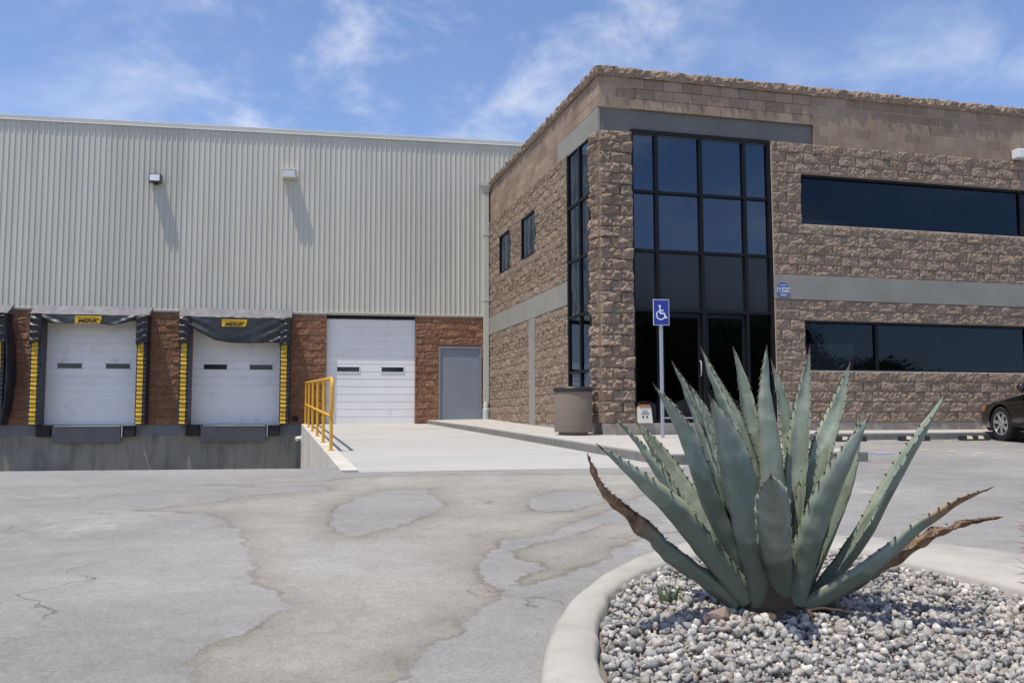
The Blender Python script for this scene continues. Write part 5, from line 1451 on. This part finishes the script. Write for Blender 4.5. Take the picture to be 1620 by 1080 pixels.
# centre line of each leaf from base to tip, half width at those points, where it has dried
LEAVES = [
    ([(2.001, 3.705, -0.818), (1.797, 3.685, -0.682), (1.575, 3.646, -0.52), (1.392, 3.598, -0.364), (1.31, 3.57, -0.277), (1.27, 3.571, -0.158)], [0.0613, 0.0577, 0.0538, 0.0316, 0.0183, 0.0026], 0.38),
    ([(2.036, 3.684, -0.802), (1.839, 3.645, -0.597), (1.65, 3.595, -0.397), (1.453, 3.55, -0.237), (1.305, 3.537, -0.113)], [0.0723, 0.0765, 0.0723, 0.0419, 0.0026], 2),
    ([(2.1, 3.767, -0.765), (1.912, 3.85, -0.544), (1.732, 3.923, -0.244), (1.658, 3.983, -0.114), (1.564, 4.019, -0.002)], [0.0485, 0.0519, 0.0467, 0.0295, 0.003], 2),
    ([(2.067, 3.765, -0.763), (1.946, 3.841, -0.544), (1.86, 3.95, -0.351), (1.784, 4.038, -0.177), (1.694, 4.089, -0.012)], [0.0569, 0.0721, 0.0739, 0.0542, 0.0046], 0.93),
    ([(2.101, 3.699, -0.822), (1.989, 3.7, -0.611), (1.862, 3.682, -0.371), (1.754, 3.647, -0.121), (1.664, 3.626, 0.03), (1.591, 3.616, 0.135)], [0.0701, 0.0727, 0.0694, 0.0577, 0.0327, 0.0027], 2),
    ([(2.155, 3.753, -0.765), (2.036, 3.836, -0.403), (1.958, 3.921, -0.071), (1.903, 3.96, 0.116), (1.848, 3.983, 0.258)], [0.0485, 0.0552, 0.0475, 0.03, 0.003], 2),
    ([(2.153, 3.732, -0.761), (2.049, 3.803, -0.429), (2.004, 3.857, -0.187), (1.959, 3.894, -0.003), (1.905, 3.916, 0.145)], [0.0596, 0.0664, 0.0615, 0.0414, 0.003], 2),
    ([(2.183, 3.746, -0.765), (2.141, 3.79, -0.316), (2.085, 3.862, -0.027), (2.031, 3.913, 0.151), (1.978, 3.943, 0.324)], [0.0684, 0.0783, 0.0739, 0.0448, 0.003], 2),
    ([(2.085, 3.661, -0.814), (2.029, 3.616, -0.6), (1.951, 3.551, -0.335), (1.86, 3.493, -0.104), (1.768, 3.459, 0.089)], [0.0805, 0.0906, 0.1001, 0.0692, 0.0026], 2),
    ([(2.218, 3.768, -0.771), (2.221, 3.873, -0.324), (2.22, 3.936, -0.088), (2.211, 3.981, 0.14), (2.185, 4.012, 0.332)], [0.0546, 0.0653, 0.0575, 0.0383, 0.0031], 2),
    ([(2.214, 3.688, -0.798), (2.223, 3.705, -0.537), (2.225, 3.72, -0.242), (2.21, 3.741, 0.031), (2.207, 3.75, 0.176), (2.209, 3.747, 0.319)], [0.0845, 0.091, 0.089, 0.0609, 0.035, 0.0029], 2),
    ([(2.285, 3.75, -0.771), (2.376, 3.811, -0.323), (2.411, 3.888, -0.119), (2.405, 3.936, 0.063), (2.366, 3.97, 0.27)], [0.0488, 0.0561, 0.0544, 0.0368, 0.0031], 2),
    ([(2.293, 3.727, -0.767), (2.356, 3.772, -0.406), (2.412, 3.804, -0.117), (2.462, 3.833, 0.121), (2.487, 3.829, 0.324)], [0.0572, 0.0642, 0.0653, 0.0391, 0.003], 2),
    ([(2.312, 3.711, -0.766), (2.409, 3.724, -0.374), (2.521, 3.755, -0.117), (2.605, 3.769, 0.06), (2.661, 3.769, 0.25)], [0.0656, 0.0754, 0.068, 0.0448, 0.003], 2),
    ([(2.252, 3.617, -0.814), (2.279, 3.561, -0.602), (2.313, 3.469, -0.377), (2.363, 3.365, -0.164), (2.416, 3.305, 0.0)], [0.0805, 0.0881, 0.0813, 0.0533, 0.0026], 0.95),
    ([(2.323, 3.679, -0.788), (2.49, 3.668, -0.457), (2.575, 3.671, -0.274), (2.627, 3.674, -0.101), (2.659, 3.672, 0.056)], [0.0481, 0.0574, 0.0522, 0.0292, 0.0029], 0.86),
    ([(2.346, 3.678, -0.839), (2.458, 3.636, -0.704), (2.591, 3.584, -0.507), (2.723, 3.526, -0.248), (2.829, 3.482, -0.062), (2.922, 3.443, 0.104)], [0.0538, 0.0594, 0.0623, 0.0509, 0.0311, 0.0028], 2),
    ([(2.258, 3.63, -0.858), (2.408, 3.528, -0.738), (2.559, 3.423, -0.594), (2.667, 3.353, -0.477), (2.792, 3.269, -0.367), (2.919, 3.208, -0.297)], [0.064, 0.0714, 0.0624, 0.0484, 0.0266, 0.0026], 0.62),
    ([(2.352, 3.686, -0.833), (2.54, 3.672, -0.77), (2.724, 3.647, -0.684), (2.917, 3.628, -0.581), (3.106, 3.603, -0.504), (3.305, 3.578, -0.466)], [0.0426, 0.0516, 0.0519, 0.0408, 0.0205, 0.003], 0.3),
    ([(2.199, 3.666, -0.856), (2.163, 3.588, -0.688), (2.057, 3.435, -0.511), (1.956, 3.281, -0.351), (1.849, 3.132, -0.22)], [0.0866, 0.0879, 0.0922, 0.0833, 0.0036], 0.93),
]

def catmull(P, t):
    n_ = len(P) - 1
    s = min(int(t * n_), n_ - 1); u = t * n_ - s
    p0 = P[max(s - 1, 0)]; p1 = P[s]; p2 = P[s + 1]; p3 = P[min(s + 2, n_)]
    return 0.5 * ((2 * p1) + (p2 - p0) * u + (2 * p0 - 5 * p1 + 4 * p2 - p3) * u * u + (3 * p1 - p0 - 3 * p2 + p3) * u ** 3)

AG = empty('agave'); tag(AG, 'large blue-green agave with toothed leaves in the gravel island', 'agave')
AXIS = Vector((AGX, AGY + 0.03, 0))
# how far each leaf's hollow side is turned away from (+) or towards (-) the yard
TURN = [.3, .35, 0, -.9, .4, -.2, -.7, .2, .5, -.6, .4, -.5, -.4, -.45, .5, -.5, -.15, .1, -.1, .6]
def make_leaf(k, pts, hws, dry0):
    P = [Vector(p) for p in pts]; Wd = [Vector((w * 0.77, 0, 0)) for w in hws]
    R = random.Random(k * 13 + 1)
    nt_, ns = 64, 8
    mb = MB(); along, dryv, edgev = [], [], []
    spikes = MB()
    dead = dry0 < 0.6
    last_n = None
    phase = R.uniform(0, 6)
    for i in range(nt_ + 1):
        t = i / nt_
        p = catmull(P, t); tg = (catmull(P, min(1, t + 0.01)) - catmull(P, max(0, t - 0.01))).normalized()
        w = max(0.0012, catmull(Wd, t).x)
        inw = Vector((AXIS.x - p.x, AXIS.y - p.y, 0))
        inw = inw.normalized() * min(1.0, inw.length / 0.12) if inw.length > 1e-4 else Vector((0, 0, 0))
        inw = inw + Vector((0, 0, 0.5)) + Vector((0, TURN[k], 0))
        nrm = (inw - tg * inw.dot(tg)).normalized()
        if last_n is not None: nrm = (nrm + last_n * 1.2).normalized(); nrm = (nrm - tg * nrm.dot(tg)).normalized()
        last_n = nrm
        bn = tg.cross(nrm)
        scal = 1 + 0.10 * (1 - abs(math.sin(t * 30 + phase))) ** 0.7 * (1 if 0.08 < t < 0.95 else 0)
        curl = 0.62 + (0.35 if dead and t > dry0 else 0.0) + 0.25 * t
        thick = w * (0.40 - 0.14 * t) * (0.55 if dead and t > dry0 else 1.0)
        dv = max(0.0, min(1.0, (t - dry0) / 0.12))
        row = []
        for q in range(ns + 1):                 # upper, hollow side
            s = -1 + 2 * q / ns
            wob = 0.006 * mnoise.noise(Vector((s * 2, t * 9, k))) if not dead else 0.02 * mnoise.noise(Vector((s * 3, t * 14, k)))
            row.append((p + bn * (s * w * scal) + nrm * (curl * w * s * s + wob), abs(s)))
        for q in range(ns - 1, 0, -1):          # lower, rounded side
            s = -1 + 2 * q / ns
            wob = 0.006 * mnoise.noise(Vector((s * 2, t * 9, k))) if not dead else 0.02 * mnoise.noise(Vector((s * 3, t * 14, k)))
            row.append((p + bn * (s * w * scal) + nrm * (curl * w * s * s - thick * (1 - s * s) * 1.6 + wob), abs(s) * 0.5))
        for co, e in row:
            mb.v.append(tuple(co)); along.append(t); dryv.append(dv); edgev.append(e)
        # marginal teeth
        if i % 3 == (k % 3) and 0.10 < t < 0.94:
            for s in (-1, 1):
                if R.random() < 0.12: continue
                ro = p + bn * (s * w * scal * 0.985) + nrm * (curl * w)
                d_ = (bn * s + nrm * 0.35 - tg * R.uniform(0.1, 0.7)).normalized()
                l = R.uniform(0.008, 0.0165)
                spikes.tube([ro - d_ * 0.003, ro + d_ * l * 0.5, ro + (d_ - tg * 0.35).normalized() * l], [0.0042, 0.0022, 0.0003], 5)
    m_ = 2 * ns
    for i in range(nt_):
        for q in range(m_):
            q2 = (q + 1) % m_
            mb.f.append((i * m_ + q, i * m_ + q2, (i + 1) * m_ + q2, (i + 1) * m_ + q))
    mb.f.append(tuple(range(m_)))
    mb.f.append(tuple(nt_ * m_ + q for q in range(m_ - 1, -1, -1)))
    me = bpy.data.meshes.new('leaf'); me.from_pydata(mb.v, [], mb.f)
    for nm, arr in (('along', along), ('dry', dryv), ('edge', edgev)):
        a_ = me.attributes.new(nm, 'FLOAT', 'POINT'); a_.data.foreach_set('value', np.array(arr, np.float32))
    bm = bmesh.new(); bm.from_mesh(me); bmesh.ops.recalc_face_normals(bm, faces=bm.faces); bm.to_mesh(me); bm.free()
    me.polygons.foreach_set('use_smooth', [True] * len(me.polygons))
    o = link_mesh('leaf', me, MAT['agave'], AG)
    # end thorn
    t0, t1 = catmull(P, 0.955), catmull(P, 1.0); d_ = (t1 - catmull(P, 0.97)).normalized()
    spikes.tube([t0, t1, t1 + d_ * 0.02], [0.0055, 0.0036, 0.0005], 7)
    q_ = spikes.build('spines', MAT['spine'], o); q_['kind'] = 'stuff'
    return o
for k, (pts, hws, dry0) in enumerate(LEAVES):
    o = make_leaf(k, pts, hws, dry0)
    if k == 0: o['label'] = 'low left leaf, dried brown and curled at the tip'
    if k == 17: o['label'] = 'low right leaf with a brown dried end'
    if k == 18: o['label'] = 'dead brown leaf lying out to the right'
# leaf bases wrapped into a short heart, and dead remains at its foot
mb = MB().lathe([(0.155, -0.02), (0.165, 0.05), (0.145, 0.14), (0.10, 0.26), (0.055, 0.36), (0.01, 0.42)], 20, (AGX, AGY + 0.05, bed_z(AGX, AGY) - 0.01))
hm = mb.build('heart', MAT['dead_leaf'], AG, smooth=True)
R = random.Random(21)
for i in range(9):
    a = math.pi * (1.02 + 0.96 * i / 8)
    r0 = 0.10
    c_ = Vector((AGX + 0.05 + r0 * math.cos(a), AGY + r0 * math.sin(a), bed_z(AGX, AGY) + 0.02))
    d_ = Vector((math.cos(a), math.sin(a), R.uniform(-0.15, 0.2)))
    l = R.uniform(0.10, 0.20); w_ = R.uniform(0.045, 0.075)
    sd_ = Vector((-d_.y, d_.x, 0)).normalized()
    def scale_leaf(u, v):
        p = c_ + d_ * l * v + Vector((0, 0, -0.04 * v * v))
        return tuple(p + sd_ * ((u - 0.5) * 2 * w_ * (1 - v * 0.8)) + Vector((0, 0, 0.006 * (2 * u - 1) ** 2 + 0.012 * mnoise.noise(Vector((u * 3, v * 3, i))))))
    s_ = MB().grid(scale_leaf, 6, 6).build('dead_leaf_stub', MAT['dead_leaf'], AG, smooth=True)
    sm = s_.modifiers.new('thick', 'SOLIDIFY'); sm.thickness = 0.01
settle(AG, (AGX, AGY, bed_z(AGX, AGY)))

# small offset shoot left of the agave
PU = empty('agave_pup', (1.80, 3.98, bed_z(1.80, 3.98))); tag(PU, 'small dark agave shoot growing left behind the big agave', 'agave')
for i in range(6):
    a = i * 1.05 + 0.3; l = 0.08 + 0.02 * (i % 3)
    d_ = Vector((math.cos(a) * 0.55, math.sin(a) * 0.55, 1)).normalized()
    pts = [Vector((0, 0, 0)) + Vector((math.cos(a), math.sin(a), 0)) * 0.012, d_ * l * 0.5 + Vector((0, 0, -0.01)), d_ * l]
    mb = MB().tube(pts, [0.018, 0.016, 0.001], 8)
    mb.build('leaf', MAT['cactus'], PU, smooth=True)

# ------------------------------------------------------------------ barrel cactus reaching in at the right edge
CAx, CAy = 3.49, 3.26
BC = empty('barrel_cactus', (CAx, CAy, bed_z(CAx, CAy))); tag(BC, 'barrel cactus with long red spines at the right picture edge', 'cactus')
nr, nh = 20, 14
mb = MB(); ribs_pts = []
for j in range(nh + 1):
    t = j / nh; zz = 0.78 * t
    rr = 0.19 * math.sin(math.pi * (0.22 + 0.74 * t)) ** 0.6
    for i in range(nr * 4):
        a = 2 * math.pi * i / (nr * 4)
        ridge = 1 + 0.11 * math.cos(a * nr)
        mb.v.append((rr * ridge * math.cos(a), rr * ridge * math.sin(a), zz))
        if i % 4 == 0 and 0 < j < nh: ribs_pts.append((Vector((rr * 1.11 * math.cos(a), rr * 1.11 * math.sin(a), zz)), Vector((math.cos(a), math.sin(a), 0.5 * (t - 0.5)))))
m_ = nr * 4
for j in range(nh):
    for i in range(m_):
        i2 = (i + 1) % m_
        mb.f.append((j * m_ + i, j * m_ + i2, (j + 1) * m_ + i2, (j + 1) * m_ + i))
mb.f.append(tuple(range(m_))); mb.f.append(tuple(nh * m_ + i for i in range(m_ - 1, -1, -1)))
mb.build('stem', MAT['cactus'], BC, smooth=True)
sp = MB(); R = random.Random(33)
for p, d in ribs_pts:
    for _ in range(3):
        dd = (d + Vector((R.gauss(0, .5), R.gauss(0, .5), R.gauss(0, .5)))).normalized()
        l = R.uniform(0.05, 0.13)
        sp.tube([p, p + dd * l * 0.6, p + (dd + Vector((0, 0, R.uniform(-0.3, 0.3)))).normalized() * l], [0.0019, 0.0014, 0.0004], 4)
o = sp.build('spines', MAT['cactus_spine'], BC); o['kind'] = 'stuff'

# unseen trees that the windows mirror; tall dense ones added to darken the doors
MAT['foliage'] = surf('foliage', (0.06, 0.085, 0.04), 0.8, 0.35, 2.0)
rt_ = np.random.default_rng(3)
tv, tf = [], []
for tx, ty, th, tr in ((-20, -48, 9, 6), (-8, -52, 7.5, 5), (6, -50, 9, 6), (24, -50, 11, 7), (31, -49, 13, 7), (38, -51, 14, 8), (46, -49, 13.5, 8), (53, -52, 9.0, 6), (61, -50, 7.5, 6), (70, -52, 6.0, 6)):
    nl = 11000
    u = rt_.normal(size=(nl, 3)); u /= np.linalg.norm(u, axis=1)[:, None]
    rad = rt_.uniform(0.45, 1.0, nl)[:, None] ** 0.6
    lob = 1 + 0.22 * np.sin(u[:, :1] * 5 + tx) * np.cos(u[:, 1:2] * 6 + ty)
    c_ = u * rad * lob * np.array([tr, tr * 0.8, th * 0.42]) + np.array([tx, ty, -1.1 + th * 0.58])
    a1 = rt_.normal(size=(nl, 3)); a1 /= np.linalg.norm(a1, axis=1)[:, None]
    a2 = np.cross(a1, rt_.normal(size=(nl, 3))); a2 /= np.linalg.norm(a2, axis=1)[:, None]
    s_ = rt_.uniform(0.07, 0.15, nl)[:, None]
    b0 = len(tv) * 4 if False else sum(len(q) for q in tv)
    tv.append(np.stack([c_ - a1 * s_, c_ + a2 * s_ * 0.6, c_ + a1 * s_, c_ - a2 * s_ * 0.6], 1).reshape(-1, 3))
    tf.append((np.arange(nl)[:, None] * 4 + np.arange(4)[None]) + b0)
    cr_ = MB().lathe([(0.05, -1.0), (0.5, -0.86), (0.87, -0.5), (1.0, 0.0), (0.87, 0.5), (0.5, 0.86), (0.05, 1.0)], 16)      # solid core that keeps the mirrored crown evenly dark
    b0 = sum(len(q) for q in tv)
    tv.append(np.array(cr_.v) * np.array([tr * 0.8, tr * 0.64, th * 0.36]) + np.array([tx, ty, -1.1 + th * 0.55])); tf.append(np.array([q for q in cr_.f if len(q) == 4]) + b0)
    trunk = MB().tube([(tx, ty, -1.3), (tx + 0.15, ty, 0.6), (tx, ty, -1.1 + th * 0.6)], [0.22, 0.16, 0.07], 8)
    b0 = sum(len(q) for q in tv)
    tv.append(np.array([tuple(p) for p in trunk.v])); tf.append(np.array([q for q in trunk.f if len(q) == 4]) + b0)
me = bpy.data.meshes.new('tree_line')
me.from_pydata(np.concatenate(tv).tolist(), [], np.concatenate(tf).tolist())
tag(link_mesh('tree_line', me, MAT['foliage']), 'unseen dark trees mirrored in the office windows, some added to darken the entrance', 'trees', kind='stuff')
print('objects', len(bpy.data.objects))
